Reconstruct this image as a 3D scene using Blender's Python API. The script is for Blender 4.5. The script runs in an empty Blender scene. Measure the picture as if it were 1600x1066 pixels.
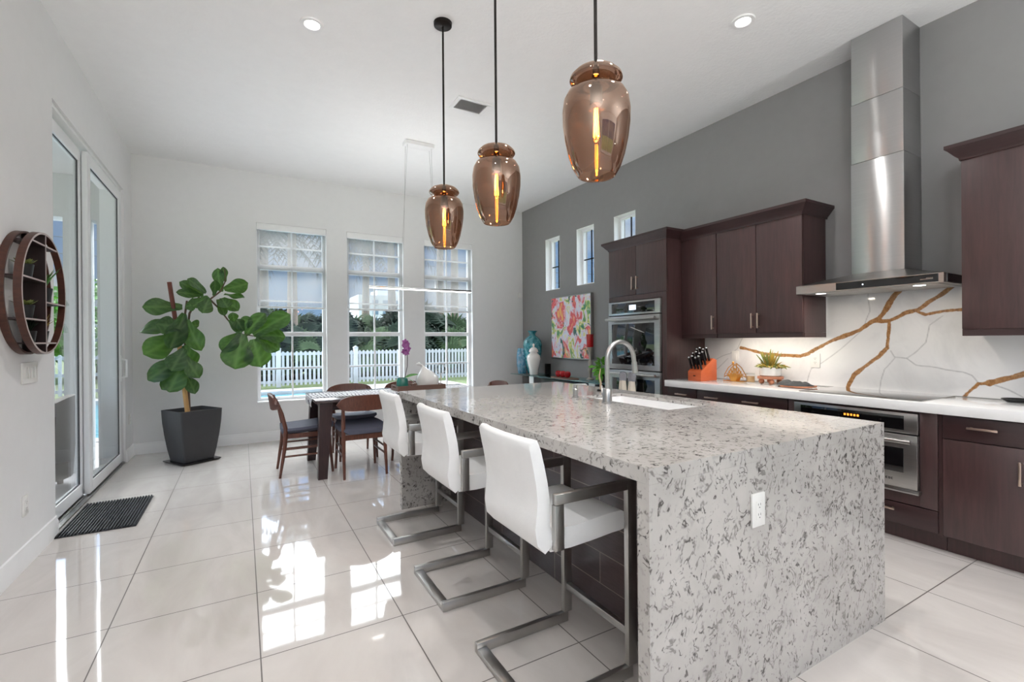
import bpy, bmesh, math, random
from mathutils import Vector, Matrix, noise
S = bpy.context.scene
C = S.collection
PI = math.pi
random.seed(7)

# ------------------------------------------------------------------ camera
cd = bpy.data.cameras.new('camera'); cam = bpy.data.objects.new('camera', cd); C.objects.link(cam)
YAW, PIT, ROL = .521275, -.0011423, -.0076967
fw = Vector((math.sin(YAW)*math.cos(PIT), math.cos(YAW)*math.cos(PIT), math.sin(PIT)))
rt = Vector((math.cos(YAW), -math.sin(YAW), 0)); up = rt.cross(fw)
rt2 = rt*math.cos(ROL) + up*math.sin(ROL); up2 = up*math.cos(ROL) - rt*math.sin(ROL)
m = Matrix((rt2, up2, -fw)).transposed().to_4x4(); m.translation = (0, 0, 1.31)
cam.matrix_world = m
cd.sensor_width = 36; cd.lens = 733.85/1600*36; cd.clip_start = .05; cd.clip_end = 500
S.camera = cam
S.view_settings.view_transform = 'Standard'; S.view_settings.look = 'None'
S.view_settings.gamma = 1; S.view_settings.use_curve_mapping = False
S.view_settings.exposure = 0.5
cy = S.cycles
cy.use_denoising = True; cy.max_bounces = 10; cy.diffuse_bounces = 5; cy.glossy_bounces = 5
cy.transparent_max_bounces = 20; cy.transmission_bounces = 8; cy.sample_clamp_indirect = 4
cy.caustics_reflective = False; cy.caustics_refractive = False

# ------------------------------------------------------------------ sky
W = bpy.data.worlds.new('sky'); S.world = W; W.use_nodes = True
nt = W.node_tree; nt.nodes.clear(); N = nt.nodes.new; L = nt.links.new
tc = N('ShaderNodeTexCoord'); sp = N('ShaderNodeSeparateXYZ'); L(tc.outputs['Generated'], sp.inputs[0])
gr = N('ShaderNodeValToRGB'); L(sp.outputs['Z'], gr.inputs[0])
e = gr.color_ramp.elements
e[0].position = 0; e[0].color = (.42, .60, .82, 1); e[1].position = .6; e[1].color = (.05, .19, .55, 1)
x_ = e.new(.2); x_.color = (.12, .34, .74, 1)
mp = N('ShaderNodeMapping'); mp.inputs['Scale'].default_value = (1, 1, 2.2); L(tc.outputs['Generated'], mp.inputs[0])
nz = N('ShaderNodeTexNoise'); nz.inputs['Scale'].default_value = 3.1; nz.inputs['Detail'].default_value = 7
nz.inputs['Roughness'].default_value = .56; L(mp.outputs[0], nz.inputs['Vector'])
cr = N('ShaderNodeValToRGB'); L(nz.outputs[0], cr.inputs[0]); cr.color_ramp.elements[0].position = .48; cr.color_ramp.elements[1].position = .66
mx = N('ShaderNodeMix'); mx.data_type = 'RGBA'; L(cr.outputs[0], mx.inputs[0]); L(gr.outputs[0], mx.inputs[6]); mx.inputs[7].default_value = (.86, .9, .95, 1)
# a high bank of glow added to the unseen sky to light the room; the sky behind the house stays plain
def ss(sock, a, b):
    n = N('ShaderNodeMapRange'); n.interpolation_type = 'SMOOTHSTEP'; n.inputs[1].default_value = a; n.inputs[2].default_value = b; L(sock, n.inputs[0]); return n.outputs[0]
def mth(op, a, b):
    n = N('ShaderNodeMath'); n.operation = op
    for i_, v_ in enumerate((a, b)):
        if hasattr(v_, 'links'): L(v_, n.inputs[i_])
        else: n.inputs[i_].default_value = v_
    return n.outputs[0]
bank = mth('MULTIPLY', ss(sp.outputs['Z'], .23, .42), mth('MAXIMUM', ss(sp.outputs['Y'], .1, .5), ss(mth('ABSOLUTE', sp.outputs['X'], 0), .45, .8)))
m2_ = N('ShaderNodeMix'); m2_.data_type = 'RGBA'; L(bank, m2_.inputs[0]); L(mx.outputs[2], m2_.inputs[6]); m2_.inputs[7].default_value = (.965, .98, 1, 1)
bg = N('ShaderNodeBackground'); L(mth('ADD', mth('MULTIPLY', bank, 12.0), .55), bg.inputs[1]); L(m2_.outputs[2], bg.inputs[0])
wo = N('ShaderNodeOutputWorld'); L(bg.outputs[0], wo.inputs[0])

def light(name, typ, loc, energy, rot=(0, 0, 0), color=(1, 1, 1), **k):
    l = bpy.data.lights.new(name, typ); l.energy = energy; l.color = color
    for a, v in k.items(): setattr(l, a, v)
    o = bpy.data.objects.new(name, l); C.objects.link(o); o.location = loc; o.rotation_euler = rot
    return o
light('sun', 'SUN', (0, 0, 20), .25, (math.radians(38), 0, math.radians(25)), (1, .96, .9), angle=.02)
# fill light added outside the opening behind the camera, standing in for daylight
light('rear_fill_light', 'AREA', (1.5, -4.0, 1.7), 2, (-PI/2, 0, PI), (.98, .99, 1), shape='RECTANGLE', size=4.6, size_y=2.9)

# ------------------------------------------------------------------ materials
def lin(c):
    return tuple((v/12.92 if v <= .04045 else ((v+.055)/1.055)**2.4) for v in [x/255 for x in c])
class Mat:
    def __init__(s, name):
        s.m = bpy.data.materials.new(name); s.m.use_nodes = True; s.t = s.m.node_tree
        s.b = s.t.nodes['Principled BSDF']; s.out = s.t.nodes['Material Output']
    def n(s, typ, **k):
        x = s.t.nodes.new('ShaderNode'+typ)
        for a, v in k.items():
            if a in x.inputs: x.inputs[a].default_value = v
            else: setattr(x, a, v)
        return x
    def l(s, a, b): s.t.links.new(a, b)
    def co(s, scale=(1, 1, 1), rot=(0, 0, 0)):
        t = s.n('TexCoord'); mp = s.n('Mapping'); mp.inputs['Scale'].default_value = scale; mp.inputs['Rotation'].default_value = rot
        s.l(t.outputs['Object'], mp.inputs[0]); return mp.outputs[0]
    def noise(s, vec, scale, detail=3, rough=.5, dist=0):
        x = s.n('TexNoise'); x.inputs['Scale'].default_value = scale; x.inputs['Detail'].default_value = detail
        x.inputs['Roughness'].default_value = rough; x.inputs['Distortion'].default_value = dist
        if vec is not None: s.l(vec, x.inputs['Vector'])
        return x.outputs[0]
    def ramp(s, fac, stops, interp='LINEAR'):
        x = s.n('ValToRGB'); x.color_ramp.interpolation = interp; e = x.color_ramp.elements
        for i, (p, c) in enumerate(stops):
            c = tuple(c)+(1,) if len(c) == 3 else c
            if i < 2: e[i].position = p; e[i].color = c
            else: q = e.new(p); q.color = c
        s.l(fac, x.inputs[0]); return x.outputs[0]
    def mix(s, fac, a, b):
        x = s.n('Mix'); x.data_type = 'RGBA'
        for i, v in ((0, fac), (6, a), (7, b)):
            if hasattr(v, 'links'): s.l(v, x.inputs[i])
            elif i == 0: x.inputs[0].default_value = v
            else: x.inputs[i].default_value = tuple(v)+(1,)
        return x.outputs[2]
    def math(s, op, a, b=None, c=None, clamp=False):
        x = s.n('Math'); x.operation = op; x.use_clamp = clamp
        for i, v in enumerate((a, b, c)):
            if v is None: continue
            if hasattr(v, 'links'): s.l(v, x.inputs[i])
            else: x.inputs[i].default_value = v
        return x.outputs[0]
    def set(s, **k):
        for a, v in k.items():
            i = s.b.inputs[a.replace('_', ' ')]
            if hasattr(v, 'links'): s.l(v, i)
            else: i.default_value = (tuple(v)+(1,)) if isinstance(v, tuple) and len(v) == 3 and i.type == 'RGBA' else v
        return s
    def bump(s, h, strength=.2, dist=.01):
        x = s.n('Bump'); x.inputs['Strength'].default_value = strength; x.inputs['Distance'].default_value = dist
        s.l(h, x.inputs['Height']); s.l(x.outputs[0], s.b.inputs['Normal'])
MS = {}
def simple(name, rgb, rough=.5, metal=0, var=.06, vscale=(6, 6, 6), spec=.5, bump=0, bscale=60, coat=0, emit=0):
    M = Mat(name); c = lin(rgb); v = M.noise(M.co(vscale), 2, 4)
    a = tuple(x*(1-var) for x in c); b = tuple(min(1, x*(1+var)) for x in c)
    M.set(Base_Color=M.ramp(v, [(.3, a), (.7, b)]), Roughness=rough, Metallic=metal, Specular_IOR_Level=spec, Coat_Weight=coat)
    if bump: M.bump(M.noise(M.co(), bscale, 3), bump, .004)
    if emit: M.set(Emission_Color=c, Emission_Strength=emit)
    MS[name] = M.m; return M
simple('wall_light', (230, 230, 230), .75, var=.01, bump=.05, bscale=180)
simple('wall_dark', (139, 138, 138), .6, var=.02, bump=.05, bscale=180)
simple('ceiling_paint', (243, 243, 243), .85, var=.01, bump=.55, bscale=42)
simple('trim_white', (240, 240, 240), .4, var=.01)
simple('white_plastic', (238, 237, 234), .35, var=.01)
simple('frame_white', (236, 237, 238), .35, var=.01)
simple('chrome', (200, 200, 200), .12, 1, .02)
simple('steel', (176, 175, 173), .28, 1, .05, (2, 2, 60))
simple('dark_steel', (186, 184, 181), .34, 1, .05)
simple('black_glass', (10, 11, 13), .04, 0, .02, coat=.6)
simple('black_metal', (22, 21, 21), .4, .6, .05)
simple('bronze', (35, 30, 28), .4, .7, .05)
simple('handle_nickel', (212, 190, 176), .3, 1, .03)
simple('leather_white', (246, 246, 246), .45, 0, .02, bump=.12, bscale=220)
simple('counter_white', (236, 236, 236), .12, 0, .02, coat=.3)
simple('planter_grey', (50, 50, 52), .6, 0, .05, bump=.1)
simple('soil', (48, 38, 30), .95, 0, .3, (60, 60, 60), bump=.8)
simple('rubber', (30, 32, 37), .6, 0, .1)
simple('upholstery', (82, 84, 100), .8, 0, .08, (80, 80, 80), bump=.3, bscale=300)
simple('white_ceramic', (240, 238, 234), .15, 0, .01, coat=.5)
simple('sink_white', (246, 246, 246), .15, 0, .01)
simple('red_glaze', (170, 18, 24), .2, 0, .1, coat=.4)
simple('apple_red', (165, 22, 30), .25, 0, .25, (30, 30, 60))
simple('green_leaf', (58, 118, 38), .45, 0, .35, (20, 20, 20))
simple('spring_leaf', (98, 168, 52), .45, 0, .35, (30, 30, 30))
simple('dark_leaf', (34, 46, 36), .85, 0, .4, (20, 20, 20), spec=.1)
simple('fan_leaf', (58, 74, 50), .85, 0, .4, (20, 20, 20), spec=.1)
simple('succulent_leaf', (112, 122, 62), .5, 0, .3, (60, 60, 60))
simple('tan_leaf', (150, 126, 48), .5, 0, .4, (90, 90, 90))
simple('purple_petal', (152, 84, 148), .5, 0, .25, (60, 60, 60))
simple('teal_glass', (48, 124, 110), .1, 0, .1, coat=.4)
simple('bark', (96, 78, 62), .9, 0, .25, (30, 30, 6), bump=.6, bscale=40)
simple('bamboo', (196, 152, 96), .5, 0, .15, (20, 20, 5))
simple('red_stake', (104, 52, 40), .6, 0, .15)
simple('block_orange', (178, 84, 44), .4, 0, .1, (6, 6, 60))
simple('gold', (214, 160, 84), .28, 1, .06)
simple('rose_wood', (172, 112, 82), .5, 0, .12, (8, 40, 40))
simple('tray_wood', (112, 84, 72), .55, 0, .15, (6, 60, 60))
simple('fence_white', (184, 188, 192), .8, 0, .02)
simple('grass', (80, 94, 54), .95, 0, .3, (9, 9, 9), bump=.8, bscale=60)
simple('paver', (160, 157, 156), .8, 0, .08, (3, 3, 3))
simple('stucco', (196, 198, 198), .85, 0, .04, bump=.3, bscale=90)
simple('building_white', (214, 220, 226), .8, 0, .03)
simple('window_blue', (110, 136, 160), .3, 0, .1)
simple('wicker', (92, 80, 72), .7, 0, .2, (60, 60, 60), bump=.8, bscale=120)
simple('cushion', (214, 216, 216), .8, 0, .03)
simple('palm_trunk', (128, 116, 104), .9, 0, .2, (2, 2, 14), bump=.6, bscale=20)
simple('cable_black', (30, 30, 34), .6)
simple('cloth_cream', (232, 222, 206), .85, 0, .05, (40, 40, 40))
simple('cloth_grey', (146, 146, 152), .9, 0, .45, (140, 140, 140))
simple('mitt', (52, 54, 56), .75, 0, .2, (40, 40, 40))
simple('candle_label', (196, 158, 110), .5, 0, .15)
simple('mirror_dark', (20, 16, 18), .2)
simple('sheen_pale', (176, 164, 160), .45)
simple('stone', (166, 161, 153), .7)
simple('twig', (178, 158, 132), .8, 0, .2)
simple('curtain', (60, 70, 66), .9)
simple('pot_black', (22, 23, 25), .5, 0, .05)

M = simple('brushed_chimney', (190, 190, 190), .3, 1, .03, (2, 2, 90)); M.set(Anisotropic=.97, Anisotropic_Rotation=.25)
tg = M.n('Tangent'); tg.direction_type = 'RADIAL'; tg.axis = 'Z'; M.l(tg.outputs[0], M.b.inputs['Tangent'])
def wood(name, dark, light_, rough, sc, spec=.5, coat=0):
    M = Mat(name); v = M.noise(M.co(sc), 3, 6, .6, .6); w = M.noise(M.co((1.2, 1.2, 1.2)), 2, 2)
    c = M.ramp(v, [(.3, lin(dark)), (.72, lin(light_))])
    c2 = M.mix(M.math('MULTIPLY', w, .5), c, lin(dark))
    M.set(Base_Color=c2, Roughness=rough, Specular_IOR_Level=spec, Coat_Weight=coat, Coat_Roughness=.25); MS[name] = M.m
wood('espresso', (52, 31, 31), (76, 50, 49), .4, (14, 14, 1.1), .75)
wood('espresso_horizontal', (44, 26, 27), (62, 40, 40), .34, (14, 1.1, 14), .6)
wood('walnut', (78, 44, 34), (118, 72, 56), .35, (30, 30, 3), .5)
wood('table_dark', (44, 28, 30), (62, 42, 44), .18, (3, 40, 40), .6, .4)
wood('table_leg', (40, 24, 25), (62, 38, 36), .35, (30, 30, 2), .5)
wood('shelf_wood', (58, 30, 22), (92, 52, 38), .4, (4, 14, 14))
wood('shelf_dark', (34, 18, 18), (46, 26, 26), .5, (14, 14, 3))

# polished floor tiles
M = Mat('floor_tile'); t = M.n('TexCoord'); s_ = M.n('SeparateXYZ'); M.l(t.outputs['Object'], s_.inputs[0])
def grout(ax, off, per, w):
    f = M.math('FRACT', M.math('DIVIDE', M.math('SUBTRACT', s_.outputs[ax], off), per))
    d = M.math('MINIMUM', f, M.math('SUBTRACT', 1, f))
    return M.math('LESS_THAN', d, w/per)
g = M.math('MAXIMUM', grout(0, .057, .5985, .0026), grout(1, 1.035, .5875, .0026))
v = M.noise(M.co((1.5, .5, 1)), 2.2, 5, .6, 1.2)
base = M.ramp(v, [(.3, lin(( 200, 193, 188))), (.7, lin((214, 208, 203)))])
M.set(Base_Color=M.mix(g, base, lin((92, 84, 80))), Roughness=M.math('MULTIPLY_ADD', g, .4, .045), Specular_IOR_Level=.75, Coat_Weight=.35, Coat_Roughness=.02)
M.bump(M.noise(M.co((1, 1, 1)), 2.5, 2), .05, .02); MS['floor_tile'] = M.m

# island quartz: pale ground with short curled grey flakes
M = Mat('quartz')
def quartz(M):
    co = M.co((1, 1, 1)); wn = M.n('TexNoise'); wn.inputs['Scale'].default_value = 7; wn.inputs['Detail'].default_value = 2; M.l(co, wn.inputs['Vector'])
    sv = M.n('VectorMath'); sv.operation = 'MULTIPLY_ADD'; M.l(wn.outputs['Color'], sv.inputs[0]); sv.inputs[1].default_value = (.16, .16, .16); M.l(co, sv.inputs[2])
    mp = M.n('Mapping'); mp.inputs['Scale'].default_value = (1.0, .8, .62); mp.inputs['Rotation'].default_value = (.5, .35, .5); M.l(sv.outputs[0], mp.inputs[0])
    def flake(scale, lo, hi, mscale, mlo, mhi):
        n1 = M.noise(mp.outputs[0], scale, 2, .5); band = M.math('ABSOLUTE', M.math('SUBTRACT', n1, .5))
        b = M.n('MapRange'); b.inputs[1].default_value = lo; b.inputs[2].default_value = hi; b.inputs[3].default_value = 1; b.inputs[4].default_value = 0; M.l(band, b.inputs[0])
        n2 = M.noise(co, mscale, 2, .6); k = M.n('MapRange'); k.inputs[1].default_value = mlo; k.inputs[2].default_value = mhi; M.l(n2, k.inputs[0])
        return M.math('MULTIPLY', b.outputs[0], k.outputs[0], clamp=True)
    f1 = flake(20, .010, .032, 40, .52, .60); f2 = flake(36, .02, .06, 24, .50, .60); f3 = flake(13, .0, .05, 20, .54, .66)
    n0 = M.noise(co, 3.5, 5, .6)
    base = M.ramp(n0, [(.3, lin((170, 166, 162))), (.7, lin((194, 190, 186)))])
    c = M.mix(M.math('MULTIPLY', f3, .55), base, lin((140, 136, 132)))
    c = M.mix(M.math('MULTIPLY', f2, .75), c, lin((98, 94, 91)))
    c = M.mix(M.math('MULTIPLY', f1, .9), c, lin((56, 53, 51)))
    M.set(Base_Color=c, Roughness=.11, Specular_IOR_Level=.5, Coat_Weight=.25, Coat_Roughness=.05)
quartz(M); MS['quartz'] = M.m

# island front: dark wood-look planks in running rows
M = Mat('plank_tile'); t = M.n('TexCoord'); s_ = M.n('SeparateXYZ'); M.l(t.outputs['Object'], s_.inputs[0])
cb = M.n('CombineXYZ'); M.l(s_.outputs[1], cb.inputs[0]); M.l(s_.outputs[2], cb.inputs[1])
br = M.n('TexBrick'); M.l(cb.outputs[0], br.inputs['Vector'])
br.inputs['Scale'].default_value = 1; br.inputs['Brick Width'].default_value = .6; br.inputs['Row Height'].default_value = .148
br.inputs['Mortar Size'].default_value = .0022; br.inputs['Mortar Smooth'].default_value = 0; br.offset = .37
br.inputs['Color1'].default_value = lin((56, 44, 46))+(1,); br.inputs['Color2'].default_value = lin((76, 60, 60))+(1,); br.inputs['Mortar'].default_value = lin((140, 128, 122))+(1,)
v = M.noise(M.co((3, 3, 22)), 4, 6, .65, .8)
cmix = M.n('Mix'); cmix.data_type = 'RGBA'; cmix.blend_type = 'MULTIPLY'; cmix.inputs[0].default_value = .8
M.l(br.outputs[0], cmix.inputs[6]); M.l(M.ramp(v, [(.3, (.55, .5, .5)), (.7, (1.25, 1.2, 1.2))]), cmix.inputs[7])
M.set(Base_Color=cmix.outputs[2], Roughness=.3, Specular_IOR_Level=.55); MS['plank_tile'] = M.m

# marble backsplash: vein fields are stored per vertex, their ragged edges come from noise
M = Mat('veined_marble'); a = M.n('Attribute', attribute_name='vein'); s_ = M.n('SeparateColor'); M.l(a.outputs['Color'], s_.inputs[0])
co = M.co((1, 1, 1)); n1 = M.noise(co, 24, 6, .65); n2 = M.noise(co, 60, 4, .6); n3 = M.noise(co, 2.6, 6, .6, .8)
jit = M.math('MULTIPLY', M.math('SUBTRACT', n1, .5), .16)
gold = M.n('MapRange'); gold.inputs[1].default_value = .49; gold.inputs[2].default_value = .53; M.l(M.math('ADD', s_.outputs[0], jit), gold.inputs[0])
grey = M.n('MapRange'); grey.inputs[1].default_value = .46; grey.inputs[2].default_value = .62; M.l(M.math('ADD', s_.outputs[1], M.math('MULTIPLY', jit, .6)), grey.inputs[0])
base = M.ramp(n3, [(.25, lin((216, 216, 218))), (.5, lin((234, 234, 235))), (.8, lin((240, 240, 240)))])
gc = M.ramp(n2, [(.3, lin((124, 88, 56))), (.55, lin((168, 122, 78))), (.8, lin((192, 156, 116)))])
c = M.mix(M.math('MULTIPLY', grey.outputs[0], .5), base, lin((128, 128, 134)))
M.set(Base_Color=M.mix(gold.outputs[0], c, gc), Roughness=.1, Coat_Weight=.3); MS['veined_marble'] = M.m

# abstract painting: plain generic brush colours
M = Mat('painting'); co = M.co((1, 1.3, .8), (.6, 0, 0)); wn = M.n('TexNoise'); wn.inputs['Scale'].default_value = 3.2; wn.inputs['Detail'].default_value = 3; M.l(co, wn.inputs['Vector'])
sv = M.n('VectorMath'); sv.operation = 'MULTIPLY_ADD'; M.l(wn.outputs['Color'], sv.inputs[0]); sv.inputs[1].default_value = (.5, .5, .8); M.l(co, sv.inputs[2])
p1 = M.noise(sv.outputs[0], 3.3, 3, .55)
c = M.ramp(p1, [(.36, lin((56, 122, 104))), (.41, lin((132, 178, 110))), (.445, lin((232, 220, 142))), (.47, lin((228, 226, 236))), (.505, lin((212, 218, 236))), (.53, lin((236, 190, 196))), (.56, lin((212, 78, 88))), (.61, lin((228, 120, 116))), (.66, lin((236, 190, 110)))])
p2 = M.noise(sv.outputs[0], 7.5, 4, .6)
c = M.mix(M.ramp(p2, [(.58, (0, 0, 0)), (.66, (.7, .7, .7))]), c, lin((226, 224, 232)))
p3 = M.noise(sv.outputs[0], 5.2, 2, .5, 1.0)
c = M.mix(M.ramp(p3, [(.60, (0, 0, 0)), (.64, (1, 1, 1))]), c, lin((60, 104, 98)))
M.set(Base_Color=c, Roughness=.6); M.bump(p2, .3, .004); MS['painting'] = M.m

# fiddle leaf
M = Mat('fiddle_leaf'); v = M.noise(M.co((5, 5, 5)), 3, 3)
at = M.n('Attribute', attribute_name='rib')
c = M.ramp(v, [(.3, lin((13, 34, 25))), (.7, lin((35, 68, 42)))])
c = M.mix(M.math('MULTIPLY', at.outputs['Fac'], .45), c, lin((120, 156, 96)))
M.set(Base_Color=c, Roughness=.38, Specular_IOR_Level=.5)
tr = M.n('BsdfTranslucent'); tr.inputs[0].default_value = lin((120, 180, 50))+(1,)
ms = M.n('MixShader'); ms.inputs[0].default_value = .22; M.l(M.b.outputs[0], ms.inputs[1]); M.l(tr.outputs[0], ms.inputs[2]); M.l(ms.outputs[0], M.out.inputs[0]); MS['fiddle_leaf'] = M.m

def glassy(name, tint, gcol=(1, 1, 1), lo=.04, hi=.6, blend=.5, rough=0.0):
    M = Mat(name); lw = M.n('LayerWeight'); lw.inputs[0].default_value = blend
    r = M.n('MapRange'); r.inputs[3].default_value = lo; r.inputs[4].default_value = hi
    p = M.math('POWER', lw.outputs['Facing'], 2.5); M.l(p, r.inputs[0])
    a = M.n('BsdfTransparent'); a.inputs[0].default_value = tuple(tint)+(1,)
    b = M.n('BsdfGlossy'); b.inputs[0].default_value = tuple(gcol)+(1,); b.inputs['Roughness'].default_value = rough
    x = M.n('MixShader'); M.l(r.outputs[0], x.inputs[0]); M.l(a.outputs[0], x.inputs[1]); M.l(b.outputs[0], x.inputs[2]); M.l(x.outputs[0], M.out.inputs[0])
    MS[name] = M.m
glassy('pane', (.95, .97, .97), lo=.02, hi=.5)
glassy('smoke_glass', (.47, .30, .21), (.84, .66, .54), .17, .95)
glassy('clear_glass', (.93, .95, .95), lo=.05, hi=.7)
glassy('table_glass', (.62, .80, .80), (.9, 1, 1), .08, .8)
glassy('blue_glass', (.25, .45, .58), (.7, .9, 1), .12, .7)
glassy('bulb_glass', (1, .82, .5), (1, .9, .7), .05, .5)

# teal mottled vase
M = Mat('teal_mottle'); v = M.noise(M.co((1, 1, 1)), 18, 5, .65, .5)
M.set(Base_Color=M.ramp(v, [(.35, lin((28, 96, 108))), (.5, lin((52, 136, 148))), (.68, lin((120, 176, 178)))]), Roughness=.12, Coat_Weight=.5); MS['teal_mottle'] = M.m
M = Mat('blue_mottle'); v = M.noise(M.co((1, 1, .6)), 22, 5, .65, .5)
M.set(Base_Color=M.ramp(v, [(.35, lin((40, 92, 122))), (.5, lin((84, 140, 164))), (.7, lin((150, 160, 180)))]), Roughness=.12, Coat_Weight=.5); MS['blue_mottle'] = M.m

# roller shade mesh
M = Mat('shade_screen'); M.set(Base_Color=lin((170, 168, 165)), Roughness=.9)
tp = M.n('BsdfTransparent'); tl = M.n('BsdfTranslucent'); tl.inputs[0].default_value = (.36, .355, .35, 1)
m1 = M.n('MixShader'); m1.inputs[0].default_value = .6; M.l(M.b.outputs[0], m1.inputs[1]); M.l(tl.outputs[0], m1.inputs[2])
m2 = M.n('MixShader'); m2.inputs[0].default_value = .66; M.l(m1.outputs[0], m2.inputs[1]); M.l(tp.outputs[0], m2.inputs[2]); M.l(m2.outputs[0], M.out.inputs[0]); MS['shade_screen'] = M.m

# pool water
M = Mat('water'); v = M.noise(M.co((1, 2, 1)), 2.5, 4)
M.set(Base_Color=M.ramp(v, [(.3, lin((58, 120, 140))), (.7, lin((108, 168, 182)))]), Roughness=.08); M.bump(v, .2, .05); MS['water'] = M.m
# patterned runner
M = Mat('runner_cloth'); v = M.noise(M.co((9, 22, 9)), 3, 4, .6, 1.5); w = M.n('TexWave'); w.inputs['Scale'].default_value = 9; w.inputs['Distortion'].default_value = 6; M.l(M.co((1, .6, 1)), w.inputs[0])
M.set(Base_Color=M.ramp(w.outputs[1], [(.7, lin((228, 228, 231))), (.88, lin((120, 118, 128)))]), Roughness=.85); MS['runner_cloth'] = M.m
def emis(name, rgb, strength):
    M = Mat(name); M.set(Base_Color=lin(rgb), Emission_Color=lin(rgb), Emission_Strength=strength); MS[name] = M.m
emis('lamp_white', (255, 252, 246), 14); emis('filament', (255, 168, 60), 60); emis('lamp_soft', (255, 252, 248), 4)
emis('display_orange', (255, 150, 50), 1.2); emis('display_white', (220, 232, 245), 1.0); emis('led_strip', (255, 236, 208), 8)

# ------------------------------------------------------------------ mesh builder
class MB:
    def __init__(s): s.bm = bmesh.new()
    def _bev(s, vs, bev, seg):
        es = list({e for v in vs for e in v.link_edges})
        bmesh.ops.bevel(s.bm, geom=es, offset=bev, segments=seg, profile=.5, affect='EDGES', clamp_overlap=True)
    def box(s, x0, x1, y0, y1, z0, z1, bev=0, seg=2):
        v = [s.bm.verts.new(p) for p in ((x0, y0, z0), (x1, y0, z0), (x1, y1, z0), (x0, y1, z0), (x0, y0, z1), (x1, y0, z1), (x1, y1, z1), (x0, y1, z1))]
        for f in ((3, 2, 1, 0), (4, 5, 6, 7), (0, 1, 5, 4), (1, 2, 6, 5), (2, 3, 7, 6), (3, 0, 4, 7)): s.bm.faces.new([v[i] for i in f])
        if bev: s._bev(v, bev, seg)
        return s
    def rings(s, R, cap=True, closed=False):
        V = [[s.bm.verts.new(p) for p in r] for r in R]; n = len(V[0])
        pairs = list(zip(V, V[1:])) + ([(V[-1], V[0])] if closed else [])
        for a, b in pairs:
            for i in range(n):
                j = (i+1) % n
                try: s.bm.faces.new((a[i], a[j], b[j], b[i]))
                except ValueError: pass
        if cap and not closed:
            for r in (V[0][::-1], V[-1]):
                try: s.bm.faces.new(r)
                except ValueError: pass
        return V
    def tube(s, pts, r, seg=10, cap=True, closed=False, flat=None):
        pts = [Vector(p) for p in pts]; n = len(pts); R = []
        rr = r if isinstance(r, (list, tuple)) else [r]*n
        prev = None
        for i, p in enumerate(pts):
            if closed: t = (pts[(i+1) % n]-pts[i-1]).normalized()
            else: t = ((pts[min(i+1, n-1)]-p).normalized() + (p-pts[max(i-1, 0)]).normalized()).normalized()
            if prev is None:
                a = Vector((0, 0, 1)) if abs(t.z) < .9 else Vector((1, 0, 0)); u = (a - t*a.dot(t)).normalized()
            else: u = (prev - t*prev.dot(t)).normalized()
            prev = u; w = t.cross(u); k = flat or 1
            R.append([p + (u*math.cos(a)*k + w*math.sin(a))*rr[i] for a in [2*PI*j/seg for j in range(seg)]])
        s.rings(R, cap, closed); return s
    def cyl(s, p0, p1, r0, r1=None, seg=16): return s.tube([p0, p1], [r0, r0 if r1 is None else r1], seg)
    def lathe(s, prof, c=(0, 0, 0), seg=28, cap=False, sx=1, sy=1):
        R = [[(c[0]+max(r, 1e-4)*math.cos(a)*sx, c[1]+max(r, 1e-4)*math.sin(a)*sy, c[2]+z) for a in [2*PI*j/seg for j in range(seg)]] for r, z in prof]
        s.rings(R, cap); return s
    def prism(s, poly, axis, a0, a1, bev=0):
        f = {'x': lambda p, a: (a, p[0], p[1]), 'y': lambda p, a: (p[0], a, p[1]), 'z': lambda p, a: (p[0], p[1], a)}[axis]
        V = s.rings([[f(p, a0) for p in poly], [f(p, a1) for p in poly]])
        if bev: s._bev(V[0]+V[1], bev, 2)
        return s
    def ball(s, c, r, sc=(1, 1, 1), seg=16, rg=10):
        prof = [(math.sin(PI*i/rg), -math.cos(PI*i/rg)) for i in range(rg+1)]
        R = [[(c[0]+max(a, 1e-3)*r*sc[0]*math.cos(t), c[1]+max(a, 1e-3)*r*sc[1]*math.sin(t), c[2]+z*r*sc[2]) for t in [2*PI*j/seg for j in range(seg)]] for a, z in prof]
        s.rings(R); return s
    def bar(s, pts, w, h, upv=(0, 0, 1)):   # rectangular bar along a polyline: w sideways, h along upv
        pts = [Vector(p) for p in pts]; n = len(pts); R = []
        for i, p in enumerate(pts):
            d0 = (p-pts[max(i-1, 0)]); d1 = (pts[min(i+1, n-1)]-p); d0 = d0.normalized() if d0.length else d1.normalized(); d1 = d1.normalized() if d1.length else d0
            t = (d0+d1).normalized(); u = Vector(upv)
            sd = t.cross(u).normalized(); u2 = sd.cross(t).normalized()
            k = 1/max(.3, t.dot(d1))
            R.append((p, sd, u2, k))
        R2 = [[p+sd*w/2+u*h/2*k, p-sd*w/2+u*h/2*k, p-sd*w/2-u*h/2*k, p+sd*w/2-u*h/2*k] for p, sd, u, k in R]
        s.rings(R2); return s
OFF = {}
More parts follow.
